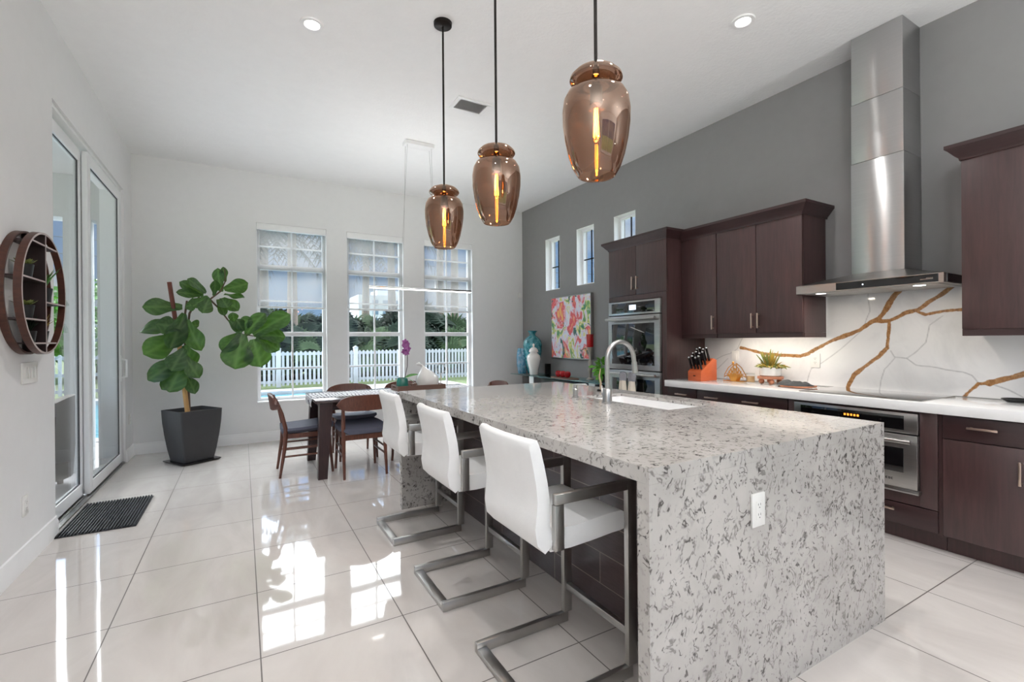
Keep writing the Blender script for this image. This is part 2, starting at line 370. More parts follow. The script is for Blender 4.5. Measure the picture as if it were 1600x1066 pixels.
def link(name, mb, mat, parent=None, smooth=True, origin=True, angle=40):
    bm = mb.bm if isinstance(mb, MB) else mb
    bmesh.ops.recalc_face_normals(bm, faces=bm.faces)
    off = Vector((0, 0, 0))
    if parent is not None: off = OFF.get(parent.name, Vector((0, 0, 0)))
    elif origin:
        xs = [v.co for v in bm.verts]
        off = Vector(((min(c.x for c in xs)+max(c.x for c in xs))/2, (min(c.y for c in xs)+max(c.y for c in xs))/2, min(c.z for c in xs)))
    if off.length: bmesh.ops.translate(bm, vec=-off, verts=bm.verts)
    for f in bm.faces: f.smooth = smooth
    for e in bm.edges:
        if len(e.link_faces) == 2 and e.calc_face_angle(0) > math.radians(angle): e.smooth = False
    me = bpy.data.meshes.new(name); bm.to_mesh(me); bm.free()
    me.materials.append(MS[mat]); o = bpy.data.objects.new(name, me); C.objects.link(o)
    if parent is not None: o.parent = parent; OFF[o.name] = off
    else: o.location = off; OFF[o.name] = off
    return o
def tag(o, label, cat, group=None):
    o['label'] = label; o['category'] = cat
    if group: o['group'] = group
    return o
def thing(name, label, cat, loc=(0, 0, 0), group=None):
    o = bpy.data.objects.new(name, None); C.objects.link(o); o.location = loc; o.empty_display_size = .1
    OFF[o.name] = Vector(loc); return tag(o, label, cat, group)
def struct(name, mb, mat, parent=None, **k):
    o = link(name, mb, mat, parent, origin=False, **k)
    if parent is None: o['kind'] = 'structure'
    return o
def copy_tree(o, loc=None, rotz=None, label=None, parent=None):
    c = o.copy(); C.objects.link(c)
    if parent is not None: c.parent = parent
    for ch in [x for x in o.children]: copy_tree(ch, parent=c)
    if loc is not None: c.location = loc
    if rotz is not None: c.rotation_euler = (0, 0, rotz)
    if label: c['label'] = label
    return c
B = lambda *a, **k: MB().box(*a, **k)

# ------------------------------------------------------------------ room shell
XL, XR, YB, YF, ZC = -1.12, 4.24, 7.0, -3.7, 3.54
struct('floor', B(XL-.2, XR+.2, YF-.2, YB+.2, -.1, 0), 'floor_tile')
struct('ceiling', B(XL-.2, XR+.2, YF-.2, YB+.2, ZC, ZC+.2), 'ceiling_paint')
def wall(name, axis, t0, t1, a0, a1, z0, z1, holes, mat):
    A = sorted({a0, a1, *[h[0] for h in holes], *[h[1] for h in holes]}); Z = sorted({z0, z1, *[h[2] for h in holes], *[h[3] for h in holes]})
    mb = MB()
    for p, q in zip(A, A[1:]):
        run = None
        for u, v in zip(Z, Z[1:]):
            c = ((p+q)/2, (u+v)/2)
            if any(h[0] < c[0] < h[1] and h[2] < c[1] < h[3] for h in holes): continue
            if axis == 'x': mb.box(t0, t1, p, q, u, v)
            else: mb.box(p, q, t0, t1, u, v)
    return struct(name, mb, mat)
BW = [(.168, 1.03), (1.305, 2.13), (2.455, 3.28)]; BZ = (.525, 2.885)
RW = [(5.89, 6.28), (5.08, 5.47), (4.285, 4.675)]; RZ = (2.10, 2.92)
DY = (4.36, 6.60); DZ = 3.0
wall('wall_back', 'y', YB, YB+.2, XL-.2, XR+.2, 0, ZC, [(a, b, *BZ) for a, b in BW], 'wall_light')
wall('wall_right', 'x', XR, XR+.2, YF, YB, 0, ZC, [(a, b, *RZ) for a, b in RW], 'wall_dark')
wall('wall_left', 'x', XL-.2, XL, YF, YB, 0, ZC, [(*DY, 0, DZ)], 'wall_light')
wall('wall_front', 'y', YF-.2, YF, XL-.2, XR+.2, 0, ZC, [(-.8, 3.8, .15, 3.1)], 'wall_light')
def base(axis, a0, a1, t, d):   # skirting with a stepped top
    mb = MB(); pr = [(0, 0), (.016, 0), (.016, .095), (.011, .108), (.009, .128), (0, .132)]
    if axis == 'x': mb.prism([(t+d*p, z) for p, z in pr], 'y', a0, a1)
    else: mb.prism([(t+d*p, z) for p, z in pr], 'x', a0, a1)
    return mb
struct('baseboard_back', base('y', XL, XR, YB, -1), 'trim_white')
mb = base('x', YF, DY[0], XL, 1); mb2 = base('x', DY[1], YB, XL, 1)
struct('baseboard_left', mb, 'trim_white'); struct('baseboard_left', mb2, 'trim_white')
struct('baseboard_right', base('x', 4.14, YB, XR, -1), 'trim_white')

# windows of the back wall
def bwin(i, a, b):
    z0, z1 = BZ; y0, y1 = YB+.09, YB+.15; f = .042
    mb = MB(); mb.box(a, b, y0, y1, z0, z0+f).box(a, b, y0, y1, z1-f, z1).box(a, a+f, y0, y1, z0+f, z1-f).box(b-f, b, y0, y1, z0+f, z1-f)
    mb.box(a+f, b-f, y0-.01, y1, 2.285, 2.35)
    o = struct('window_%d' % i, mb, 'frame_white')
    struct('sash_rail', B(a+f, b-f, y0+.002, y1-.01, 1.39, 1.45, bev=.004), 'frame_white', o)
    mu = MB(); c = (a+b)/2
    for u, v in ((z0+f, 1.39), (1.45, 2.285), (2.35, z1-f)): mu.box(c-.011, c+.011, y0+.02, y0+.04, u, v)
    for z in (.95, 1.87, 2.60): mu.box(a+f, b-f, y0+.021, y0+.039, z-.01, z+.01)
    struct('muntin', mu, 'frame_white', o)
    struct('pane', B(a+f, b-f, y0+.027, y0+.033, z0+f, z1-f), 'pane', o)
    struct('window_sill', B(a, b, YB-.012, y0, z0-.02, z0+.004, bev=.003), 'trim_white', o)
for i, (a, b) in enumerate(BW): bwin(i+1, a, b)
SH = ['left window, over a pool view', 'middle window, over the dining table', 'right window, nearest the dark wall']
for (a, b), t in zip(BW, SH):
    o = thing('roller_shade', 'sheer grey roller shade half lowered in the '+t, 'window shade', ((a+b)/2, YB+.03, 1.78), 'roller shades in the back windows')
    link('valance', B(a+.003, b-.003, YB-.005, YB+.07, 2.80, 2.882, bev=.004), 'trim_white', o)
    link('fabric', B(a+.012, b-.012, YB+.034, YB+.036, 1.79, 2.80), 'shade_screen', o)
    link('hem_bar', B(a+.012, b-.012, YB+.026, YB+.044, 1.765, 1.79, bev=.004), 'frame_white', o)
# small high windows of the right wall
for i, (a, b) in enumerate(RW):
    z0, z1 = RZ; x0, x1 = XR+.10, XR+.15; f = .03
    mb = MB(); mb.box(x0, x1, a, b, z0, z0+f).box(x0, x1, a, b, z1-f, z1).box(x0, x1, a, a+f, z0+f, z1-f).box(x0, x1, b-f, b, z0+f, z1-f)
    o = struct('window_%d' % (i+4), mb, 'frame_white')
    c = (a+b)/2; struct('muntin', MB().box(x0+.015, x0+.03, c-.008, c+.008, z0+f, z1-f).box(x0+.015, x0+.03, a+f, b-f, 2.47, 2.486), 'black_metal', o)
    struct('pane', B(x0+.02, x0+.025, a+f, b-f, z0+f, z1-f), 'pane', o)
    struct('reveal_lining', MB().box(XR+.001, x0, a, a+.006, z0, z1).box(XR+.001, x0, b-.006, b, z0, z1).box(XR+.001, x0, a, b, z0, z0+.006).box(XR+.001, x0, a, b, z1-.006, z1), 'trim_white', o)
# sliding door
o = struct('door_1', MB().box(XL-.2, XL-.02, DY[0], DY[1], DZ-.03, DZ-.001).box(XL-.2, XL-.02, DY[1]-.03, DY[1]-.001, .012, DZ-.03).box(XL-.2, XL-.02, DY[0]+.001, DY[0]+.03, .012, DZ-.03), 'frame_white')
struct('threshold', MB().box(XL-.2, XL-.005, DY[0]+.001, DY[1]-.001, .0005, .012, bev=.003).box(XL-.09, XL-.08, DY[0]+.03, DY[1]-.03, .012, .024).box(XL-.045, XL-.038, DY[0]+.03, DY[1]-.03, .012, .024), 'steel', o)
def panel(x0, x1, a, b, nm):
    f = .095; z0, z1 = .025, 2.955
    mb = MB(); mb.box(x0, x1, a, a+f, z0, z1, bev=.003).box(x0, x1, b-f, b, z0, z1, bev=.003).box(x0, x1, a+f, b-f, z0, z0+f).box(x0, x1, a+f, b-f, z1-f, z1)
    p = struct('sliding_panel', mb, 'frame_white', o)
    struct('glass_pane', B((x0+x1)/2-.004, (x0+x1)/2+.004, a+f, b-f, z0+f, z1-f), 'pane', p)
    c = (x0+x1)/2; q = .007
    struct('gasket', MB().box(c-q, c+q, a+f, a+f+.005, z0+f, z1-f).box(c-q, c+q, b-f-.005, b-f, z0+f, z1-f).box(c-q, c+q, a+f, b-f, z0+f, z0+f+.005).box(c-q, c+q, a+f, b-f, z1-f-.005, z1-f), 'rubber', p)
    return p
panel(XL-.105, XL-.065, DY[0]+.03, 5.36, 'near'); p2 = panel(XL-.058, XL-.02, 5.29, DY[1]-.03, 'far')
struct('door_handle', MB().box(XL-.02, XL-.012, 6.49, 6.53, .90, 1.18, bev=.003).bar([(XL-.012, 6.51, .94), (XL+.03, 6.51, .95), (XL+.03, 6.51, 1.13), (XL-.012, 6.51, 1.14)], .02, .014, (0, 1, 0)), 'trim_white', p2)
# unseen window frame added behind the camera for the fill light
o = struct('window_7', MB().box(-.8, 3.8, YF-.12, YF-.06, .15, .22).box(-.8, 3.8, YF-.12, YF-.06, 3.03, 3.1).box(-.8, -.73, YF-.12, YF-.06, .22, 3.03).box(3.73, 3.8, YF-.12, YF-.06, .22, 3.03).box(1.46, 1.54, YF-.12, YF-.06, .22, 3.03), 'frame_white')

# ------------------------------------------------------------------ ceiling fittings
CANS = [(.44, 3.545, 'white recessed downlight in the ceiling, left of the pendants'), (3.063, 2.044, 'white recessed downlight in the ceiling, between pendants and range hood')]
HID = [(1.9, 1.25), (1.9, 2.1), (.44, 1.1), (.44, -1.2), (3.06, .2), (3.06, -1.6)]  # unseen downlights added to light the island top and the near floor
for i, c in enumerate(CANS+HID):
    x, y = c[:2]
    o = thing('recessed_light', c[2] if i < 2 else 'white recessed downlight added unseen in the ceiling, above the top edge of the frame', 'ceiling light', (x, y, ZC-.008), 'recessed downlights')
    link('trim_ring', MB().lathe([(.048, .002), (.052, -.003), (.058, -.004), (.075, -.002), (.078, .007), (.05, .007)], (x, y, ZC-.007)), 'trim_white', o)
    link('lamp', MB().lathe([(.0001, .004), (.048, .004), (.048, .006), (.0001, .006)], (x, y, ZC-.007), cap=False), 'lamp_white', o)
    light('downlight_lamp', 'AREA', (x, y, ZC-.03), (6.5, 6.5, 5, 5, 2.5, 2, 1.5, 1.5)[i], (0, 0, 0), (1, .985, .97), shape='DISK', size=.12, spread=1.9).parent = None
mb = MB(); X0, X1, Y0, Y1 = 1.72, 2.06, 3.93, 4.18; z = ZC
mb.box(X0, X1, Y0, Y0+.035, z-.012, z, bev=.003).box(X0, X1, Y1-.035, Y1, z-.012, z, bev=.003).box(X0, X0+.035, Y0+.035, Y1-.035, z-.012, z).box(X1-.035, X1, Y0+.035, Y1-.035, z-.012, z)
o = thing('ceiling_vent', 'white louvred air vent set in the ceiling behind the middle pendant rod', 'vent', (1.89, 4.05, ZC-.012))
link('frame', mb, 'trim_white', o)
mb = MB()
for k in range(8):
    y = Y0+.045+k*.0215; mb.prism([(y, z-.01), (y+.003, z-.01), (y+.02, z-.001), (y+.017, z-.001)], 'x', X0+.035, X1-.035)
link('louvre', mb, 'dark_steel', o)

# two unseen uplighters added behind the camera to brighten the ceiling
for x, y, lb in ((-.55, -1.3, 'slim bronze uplighter added unseen to brighten the ceiling, left side'), (3.6, -2.2, 'slim bronze uplighter added unseen to brighten the ceiling, right side')):
    o = thing('fill_uplighter', lb, 'added uplighter', (x, y, 0), 'added uplighters behind the camera')
    link('base', MB().lathe([(.001, .001), (.15, .001), (.15, .015), (.02, .03), (.001, .03)], (x, y, 0)), 'bronze', o)
    link('pole', MB().cyl((x, y, .03), (x, y, 1.80), .014), 'bronze', o)
    link('lamp_shade', MB().lathe([(.02, 1.80), (.08, 1.82), (.16, 1.88), (.17, 1.90), (.155, 1.888), (.07, 1.83), (.001, 1.825)], (x, y, 0)), 'bronze', o)
    light('fill_uplighter_glow', 'AREA', (x, y, 1.905), 92, (PI, 0, 0), (.97, .985, 1), shape='DISK', size=.28)
# pendants over the island
def pendant():
    o = thing('pendant_light', '', 'pendant light', (0, 0, 0), 'smoked glass pendants over the island')
    zc = ZC
    link('canopy', MB().lathe([(.001, -.03), (.05, -.03), (.062, -.022), (.064, -.001), (.001, -.001)], (0, 0, zc)), 'bronze', o)
    link('rod', MB().cyl((0, 0, 2.40), (0, 0, zc-.02), .007, seg=10), 'bronze', o)
    link('glass_cap', MB().lathe([(.012, 2.408), (.022, 2.402), (.05, 2.394), (.084, 2.380), (.102, 2.362), (.105, 2.350), (.096, 2.337), (.07, 2.328), (.052, 2.324)], seg=40), 'smoke_glass', o)
    link('glass_shade', MB().lathe([(.052, 2.324), (.052, 2.319), (.085, 2.314), (.112, 2.299), (.128, 2.270), (.1345, 2.225), (.133, 2.17), (.125, 2.11), (.112, 2.05), (.095, 2.0), (.076, 1.968), (.072, 1.964), (.069, 1.967)], seg=48), 'smoke_glass', o)
    s = link('socket', MB().lathe([(.001, 2.40), (.014, 2.398), (.016, 2.33), (.024, 2.322), (.025, 2.255), (.02, 2.25), (.001, 2.25)]), 'bronze', o)
    b = link('bulb', MB().lathe([(.012, 2.25), (.017, 2.23), (.021, 2.19), (.020, 2.14), (.012, 2.105), (.001, 2.10)]), 'bulb_glass', o)
    mb = MB()
    for k in range(5):
        a = 2*PI*k/5; mb.tube([(.006*math.cos(a), .006*math.sin(a), 2.235), (.011*math.cos(a+.3), .011*math.sin(a+.3), 2.12)], .0022, 6)
    link('filament', mb, 'filament', b)
    return o
P0 = pendant()
PL = [(3.09, 'amber smoked glass pendant farthest back, its round ceiling canopy in view'), (2.31, 'amber smoked glass pendant hanging in the middle of the row of three'), (1.46, 'amber smoked glass pendant nearest the range hood, largest in view')]
for i, (y, lb) in enumerate(PL):
    o = P0 if i == 0 else copy_tree(P0)
    o.location = (1.235, y, 0); o['label'] = lb
    light('pendant_glow', 'POINT', (1.235, y, 2.07), 2.5, color=(1, .66, .32), shadow_soft_size=.03)
# linear lamp over the dining table
o = thing('linear_pendant_light', 'slim white linear lamp hung on thin wires over the dining table', 'pendant light', (1.79, 5.15, 1.89))
link('ceiling_box', B(1.575, 1.905, 5.05, 5.17, ZC-.045, ZC-.001, bev=.004), 'trim_white', o)
link('light_bar', B(1.19, 2.39, 5.13, 5.17, 1.895, 1.915, bev=.003), 'chrome', o)
link('diffuser', B(1.195, 2.385, 5.133, 5.167, 1.887, 1.895), 'lamp_soft', o)
light('linear_uplight', 'AREA', (1.79, 5.15, 1.925), 9, (PI, 0, 0), (1, .99, .98), shape='RECTANGLE', size=1.18, size_y=.03)
mb = MB()
for x0, x1, y in ((1.60, 1.53, 5.08), (1.60, 1.56, 5.15), (1.88, 1.94, 5.08), (1.88, 1.97, 5.15)): mb.tube([(x0, y, ZC-.045), (x1, 5.15, 1.913)], .0016, 6)
link('wire', mb, 'steel', o)

# ------------------------------------------------------------------ island
IX0, IX1, IY0, IY1, IZ = 1.067, 2.575, 1.03, 3.645, .917
SX0, SX1, SY0, SY1 = 2.05, 2.42, 1.83, 2.60
o = thing('kitchen_island', 'long kitchen island with speckled grey quartz waterfall ends and dark planked front', 'kitchen island', (1.82, 2.34, 0))
mb = MB(); XS = [IX0, SX0, SX1, IX1]; YS = [IY0, SY0, SY1, IY1]
V = {}
for i, x in enumerate(XS):
    for j, y in enumerate(YS):
        for k, z in enumerate((IZ-.05, IZ)): V[i, j, k] = mb.bm.verts.new((x, y, z+(.03 if k == 0 and 0 < i < 3 and 0 < j < 3 else 0)))
F = mb.bm.faces.new
for i in range(3):
    for j in range(3):
        if (i, j) == (1, 1): continue
        F((V[i, j, 1], V[i+1, j, 1], V[i+1, j+1, 1], V[i, j+1, 1])); F((V[i, j, 0], V[i, j+1, 0], V[i+1, j+1, 0], V[i+1, j, 0]))
for a, b in [((i, 0), (i+1, 0)) for i in range(3)]+[((i, 3), (i+1, 3)) for i in range(3)]+[((0, j), (0, j+1)) for j in range(3)]+[((3, j), (3, j+1)) for j in range(3)]+[((1, 1), (2, 1)), ((1, 2), (2, 2)), ((1, 1), (1, 2)), ((2, 1), (2, 2))]:
    F((V[*a, 0], V[*b, 0], V[*b, 1], V[*a, 1]))
link('countertop', mb, 'quartz', o)
link('waterfall_panel', B(IX0, IX1, IY0, IY0+.05, 0, IZ-.0505), 'quartz', o)
link('waterfall_panel', B(IX0, IX1, IY1-.05, IY1, 0, IZ-.0505), 'quartz', o)
link('plank_front', B(1.475, 1.50, IY0+.051, IY1-.051, .001, IZ-.051), 'plank_tile', o)
link('cabinet_body', MB().box(2.49, 2.51, IY0+.051, IY1-.051, .1, IZ-.051).box(1.501, 2.49, IY0+.051, IY1-.051, .1, .12).box(2.42, 2.44, IY0+.051, IY1-.051, .001, .1), 'espresso', o)
for k in range(4):
    y0 = IY0+.055+k*.626
    d = link('door', B(2.511, 2.53, y0, y0+.62, .12, .855, bev=.002), 'espresso', o)
    link('handle', MB().bar([(2.53, y0+.56, .6), (2.56, y0+.56, .6), (2.56, y0+.56, .75), (2.53, y0+.56, .75)], .01, .01, (0, 1, 0)), 'handle_nickel', d)
def outlet(kind, P, axis, lb, face=1, h=.12, w=.075, slots='duplex', group='wall outlets and switches'):
    # plate on a wall: axis 'x-' faces -X, 'x+' faces +X, 'y-' faces -Y
    o = thing(kind, lb, 'outlet' if kind == 'wall_outlet' else 'light switch', P, group)
    def bx(u0, u1, z0, z1, d0, d1, bev=0):
        if axis == 'y-': return (P[0]+u0, P[0]+u1, P[1]-d1, P[1]-d0, P[2]+z0, P[2]+z1)
        if axis == 'x-': return (P[0]-d1, P[0]-d0, P[1]+u0, P[1]+u1, P[2]+z0, P[2]+z1)
        return (P[0]+d0, P[0]+d1, P[1]+u0, P[1]+u1, P[2]+z0, P[2]+z1)
    link('cover_plate', B(*bx(-w/2, w/2, -h/2, h/2, 0, .008), bev=.0025), 'white_plastic', o)
    if slots == 'duplex':
        r = link('receptacle', B(*bx(-.017, .017, -.034, .034, .008, .0105), bev=.002), 'white_plastic', o)
        mb = MB()
        for zc in (-.018, .018):
            for u in (-.007, .006): mb.box(*bx(u-.001, u+.001, zc-.001, zc+.007, .0105, .0108))
            mb.box(*bx(-.002, .002, zc-.01, zc-.006, .0105, .0108))
        link('slot', mb, 'black_metal', r)
    else:
        n = slots
        for k in range(n):
            u = (k-(n-1)/2)*.046
            link('rocker', B(*bx(u-.016, u+.016, -.033, .033, .008, .0125), bev=.002), 'white_plastic', o)
    return o
outlet('wall_outlet', (1.604, IY0, .695), 'y-', 'white duplex outlet on the speckled end of the island')
# sink
o = thing('kitchen_sink', 'white undermount sink in the island worktop', 'sink', ((SX0+SX1)/2, (SY0+SY1)/2, .68))
mb = MB(); g = .006; zt = IZ-.0215; zb = .69
def rr(x0, x1, y0, y1, r, z, n=5):
    P = []
    for cx, cy, a in ((x1-r, y1-r, 0), (x0+r, y1-r, PI/2), (x0+r, y0+r, PI), (x1-r, y0+r, 1.5*PI)):
        for k in range(n+1): t = a+PI/2*k/n; P.append((cx+r*math.cos(t), cy+r*math.sin(t), z))
    return P
mb.rings([rr(SX0-.008, SX1+.008, SY0-.008, SY1+.008, .03, zt), rr(SX0+g, SX1-g, SY0+g, SY1-g, .03, zt), rr(SX0+g+.004, SX1-g-.004, SY0+g+.004, SY1-g-.004, .03, zb+.02), rr(SX0+.03, SX1-.03, SY0+.03, SY1-.03, .03, zb)], cap=False)
bmesh.ops.contextual_create(mb.bm, geom=[v for v in mb.bm.verts if abs(v.co.z-zb) < 1e-5])
link('bowl', mb, 'sink_white', o)
link('drain', MB().lathe([(.001, .004), (.03, .003), (.04, .001)], ((SX0+SX1)/2, (SY0+SY1)/2, zb)), 'steel', o)
# faucet
fx, fy = 1.961, 2.233
o = thing('kitchen_faucet', 'tall brushed steel gooseneck faucet standing by the island sink', 'faucet', (fx, fy, IZ))
link('base', MB().lathe([(.034, 0), (.034, .006), (.029, .008), (.028, .085), (.024, .09), (.001, .09)], (fx, fy, IZ)), 'steel', o)
pts = [(fx, fy, IZ+.085), (fx, fy, 1.185)]+[(fx+.112-.112*math.cos(a), fy, 1.185+.112*math.sin(a)) for a in [PI*k/14 for k in range(1, 14)]]+[(fx+.224, fy, 1.185), (fx+.228, fy, 1.16)]
link('neck', MB().tube(pts, .0145, 14), 'steel', o)
link('spray_head', MB().cyl((fx+.228, fy, 1.165), (fx+.234, fy, 1.095), .018, .02), 'steel', o)
link('lever', MB().tube([(fx, fy+.02, IZ+.05), (fx+.005, fy+.05, IZ+.055), (fx+.02, fy+.075, IZ+.10)], [.014, .009, .006], 10), 'steel', o)
o = thing('soap_dispenser', 'small steel soap dispenser on the island, left of the faucet', 'soap dispenser', (1.977, 2.576, IZ))
link('body', MB().lathe([(.024, 0), (.024, .006), (.017, .009), (.017, .055), (.012, .06), (.012, .085), (.001, .086)], (1.977, 2.576, IZ)), 'steel', o)
link('spout', MB().tube([(1.965, 2.576, IZ+.088), (2.04, 2.545, IZ+.088), (2.05, 2.54, IZ+.078)], .006, 10), 'steel', o)
tag(link('sink_button', MB().lathe([(.022, 0), (.022, .005), (.001, .008)], (1.97, 2.45, IZ)), 'dark_steel'), 'flat round steel air switch button on the island between dispenser and faucet', 'button')
o = thing('twig_ornament', 'thin pale twisted stem ornament with dark coiled foot behind the faucet', 'ornament', (2.383, 2.793, IZ))
link('stem', MB().tube([(2.383, 2.793, IZ+.01), (2.388, 2.793, IZ+.06), (2.378, 2.798, IZ+.11), (2.386, 2.793, IZ+.17)], [.006, .008, .006, .003], 8), 'twig', o)
link('foot', MB().tube([(2.383+.022*math.cos(a), 2.793+.022*math.sin(a), IZ+.006) for a in [2*PI*k/12 for k in range(12)]], .006, 8, closed=True), 'black_metal', o)

# ------------------------------------------------------------------ bar stools (local: front towards +X)
def stool():
    o = thing('bar_stool', '', 'bar stool', (0, 0, 0), 'white bar stools at the island')
    hw = .2225; xr, xf = -.235, .235; bw, bh = .024, .044
    mb = MB()
    for s in (-1, 1):
        y = s*(hw-.012); yo = s*hw
        mb.box(xr, xf, y-.012, y+.012, 0, bh, bev=.002)                       # floor runner
        mb.box(xf-.022, xf+.022, y-.012, y+.012, bh, .765, bev=.002)          # upright
        mb.box(-.125, xf-.0225, y-.012, y+.012, .728, .765, bev=.002)             # arm
        mb.box(-.128, -.09, y-.012, y+.012, .565, .727, bev=.002)              # rear arm post
    mb.box(xr, xr+.044, -hw+.0245, hw-.0245, 0, .024, bev=.002)
    link('frame', mb, 'dark_steel', o)
    link('footrest', B(xf-.012, xf+.012, -hw+.0245, hw-.0245, .15, .18, bev=.002), 'steel', o)
    # one bent shell: backrest flowing into the seat
    w = hw-.026
    def shell(prof, th, name, taper):
        P = [Vector((x, 0, z)) for x, z in prof]; n = len(P); R = []
        for i, p in enumerate(P):
            t = (P[min(i+1, n-1)]-P[max(i-1, 0)]).normalized(); nn = Vector((-t.z, 0, t.x)); h = th[i]/2
            q = .012; ww = w
            a, b = p+nn*h, p-nn*h
            bow = taper[i]
            row = []
            for yy, f in ((-1, 0), (-.6, 1), (0, 1.5), (.6, 1), (1, 0)): row.append(a - nn*0 + Vector((0, yy*ww, 0)) - Vector((bow*f, 0, 0)))
            row.append(p+Vector((0, ww+.006, 0)))
            for yy, f in ((1, 0), (.6, 1), (0, 1.5), (-.6, 1), (-1, 0)): row.append(b + Vector((0, yy*ww, 0)) - Vector((bow*f, 0, 0)))
            row.append(p+Vector((0, -ww-.006, 0)))
            R.append(row)
        mb = MB(); mb.rings(R); return link(name, mb, 'leather_white', o, angle=60)
    shell([(-.206, .962), (-.203, .955), (-.192, .92), (-.178, .86), (-.166, .80), (-.16, .745), (-.162, .69), (-.165, .65), (-.155, .605), (-.13, .58)], [.012, .036, .044, .046, .048, .05, .056, .062, .07, .07], 'backrest', [.012, .012, .012, .010, .008, .006, .004, .002, 0, 0])
    shell([(-.128, .6), (-.10, .597), (-.04, .594), (.05, .598), (.15, .606), (.20, .606), (.225, .598), (.232, .592)], [.085, .08, .078, .078, .078, .076, .06, .03], 'seat', [0]*8)
    return o
S0 = stool()
SL = [(1.075, 1.575, 'white leather bar stool nearest the viewer, fully in view by the island end'), (1.065, 2.355, 'white leather bar stool in the middle of the row along the island'), (1.065, 3.205, 'white leather bar stool farthest back, beside the dining chairs')]
for i, (x, y, lb) in enumerate(SL):
    q = S0 if i == 0 else copy_tree(S0)
    q.location = (x, y, 0); q['label'] = lb

# ------------------------------------------------------------------ kitchen run on the right wall
FX = 3.66; TK = 3.735; WX = XR-.001
def handle_h(o, x, y0, y1, z): return link('handle', MB().box(x-.032, x-.022, y0, y1, z-.006, z+.006, bev=.001).box(x-.022, x, y0+.01, y0+.02, z-.005, z+.005).box(x-.022, x, y1-.02, y1-.01, z-.005, z+.005), 'handle_nickel', o)
def handle_v(o, x, y, z0, z1): return link('handle', MB().box(x-.034, x-.024, y-.006, y+.006, z0, z1, bev=.001).box(x-.024, x, y-.005, y+.005, z0+.008, z0+.018).box(x-.024, x, y-.005, y+.005, z1-.018, z1-.008), 'handle_nickel', o)
def base_cab(y0, y1, lb, handles, doors, zsplit=.70):
    o = thing('base_cabinet', lb, 'cabinet', (3.95, (y0+y1)/2, 0), 'dark base cabinets')
    link('carcass', MB().box(FX+.02, WX-.02, y0, y1, .1, .846).box(TK, WX-.02, y0, y1, 0, .1), 'espresso', o)
    d = link('drawer', B(FX, FX+.019, y0+.003, y1-.003, zsplit+.003, .838, bev=.0015), 'espresso_horizontal', o)
    for a, b in handles: handle_h(d, FX, a, b, (zsplit+.838)/2+.012)
    n = len(doors); w = (y1-y0)/n
    for k, hy in enumerate(doors):
        p = link('door', B(FX, FX+.019, y0+w*k+.003, y0+w*(k+1)-.003, .112, zsplit-.003, bev=.0015), 'espresso', o)
        if hy: handle_v(p, FX, hy, .50, .63)
    return o
base_cab(2.937, 3.278, 'narrow dark base cabinet next to the tall oven cabinet', [(3.035, 3.165)], [3.24])
base_cab(2.092, 2.934, 'wide dark base cabinet with a two-handle drawer under the succulent pot', [(2.70, 2.83), (2.32, 2.46)], [2.48, 2.56])
base_cab(.80, 1.168, 'dark base cabinet right of the built-in oven, full door in view', [(.92, 1.05)], [.835])
base_cab(.10, .797, 'dark base cabinet at the right edge of the frame', [(.39, .52)], [.42, .48])
# oven unit
o = thing('oven_cabinet', 'dark cabinet housing the built-in oven under the cooktop', 'cabinet', (3.95, 1.63, 0))
link('carcass', MB().box(TK, WX-.02, 1.172, 2.089, 0, .1).box(FX+.02, WX-.02, 1.172, 2.089, .1, .245).box(FX+.02, WX-.02, 1.172, 1.27, .245, .846).box(FX+.02, WX-.02, 2.038, 2.089, .245, .846), 'espresso', o)
link('face_frame', MB().box(FX, FX+.019, 1.19, 1.276, .252, .842, bev=.001).box(FX, FX+.019, 2.034, 2.086, .252, .842, bev=.001).box(FX, FX+.019, 1.276, 2.034, .833, .842).box(FX, FX+.019, 1.276, 2.034, .252, .322), 'espresso', o)
d = link('drawer', B(FX, FX+.019, 1.19, 2.086, .112, .246, bev=.0015), 'espresso_horizontal', o); handle_h(d, FX, 1.40, 1.53, .205); handle_h(d, FX, 1.74, 1.87, .205)
def marks(o, x, y, z, ws, h, mat='black_metal', s=1):   # a row of small letter-like strokes, reading towards -Y
    mb = MB(); c = y
    for k, w in enumerate(ws):
        if w > 0:
            mb.box(x-.0012, x, c-w, c, z, z+h*.24); mb.box(x-.0012, x, c-w, c, z+h*.76, z+h); mb.box(x-.0012, x, c-w*.35, c, z+h*.24, z+h*.76)
            if k % 2: mb.box(x-.0012, x, c-w, c-w*.7, z+h*.24, z+h*.76)
        c -= abs(w)+.004
    return link('logo', mb, mat, o)
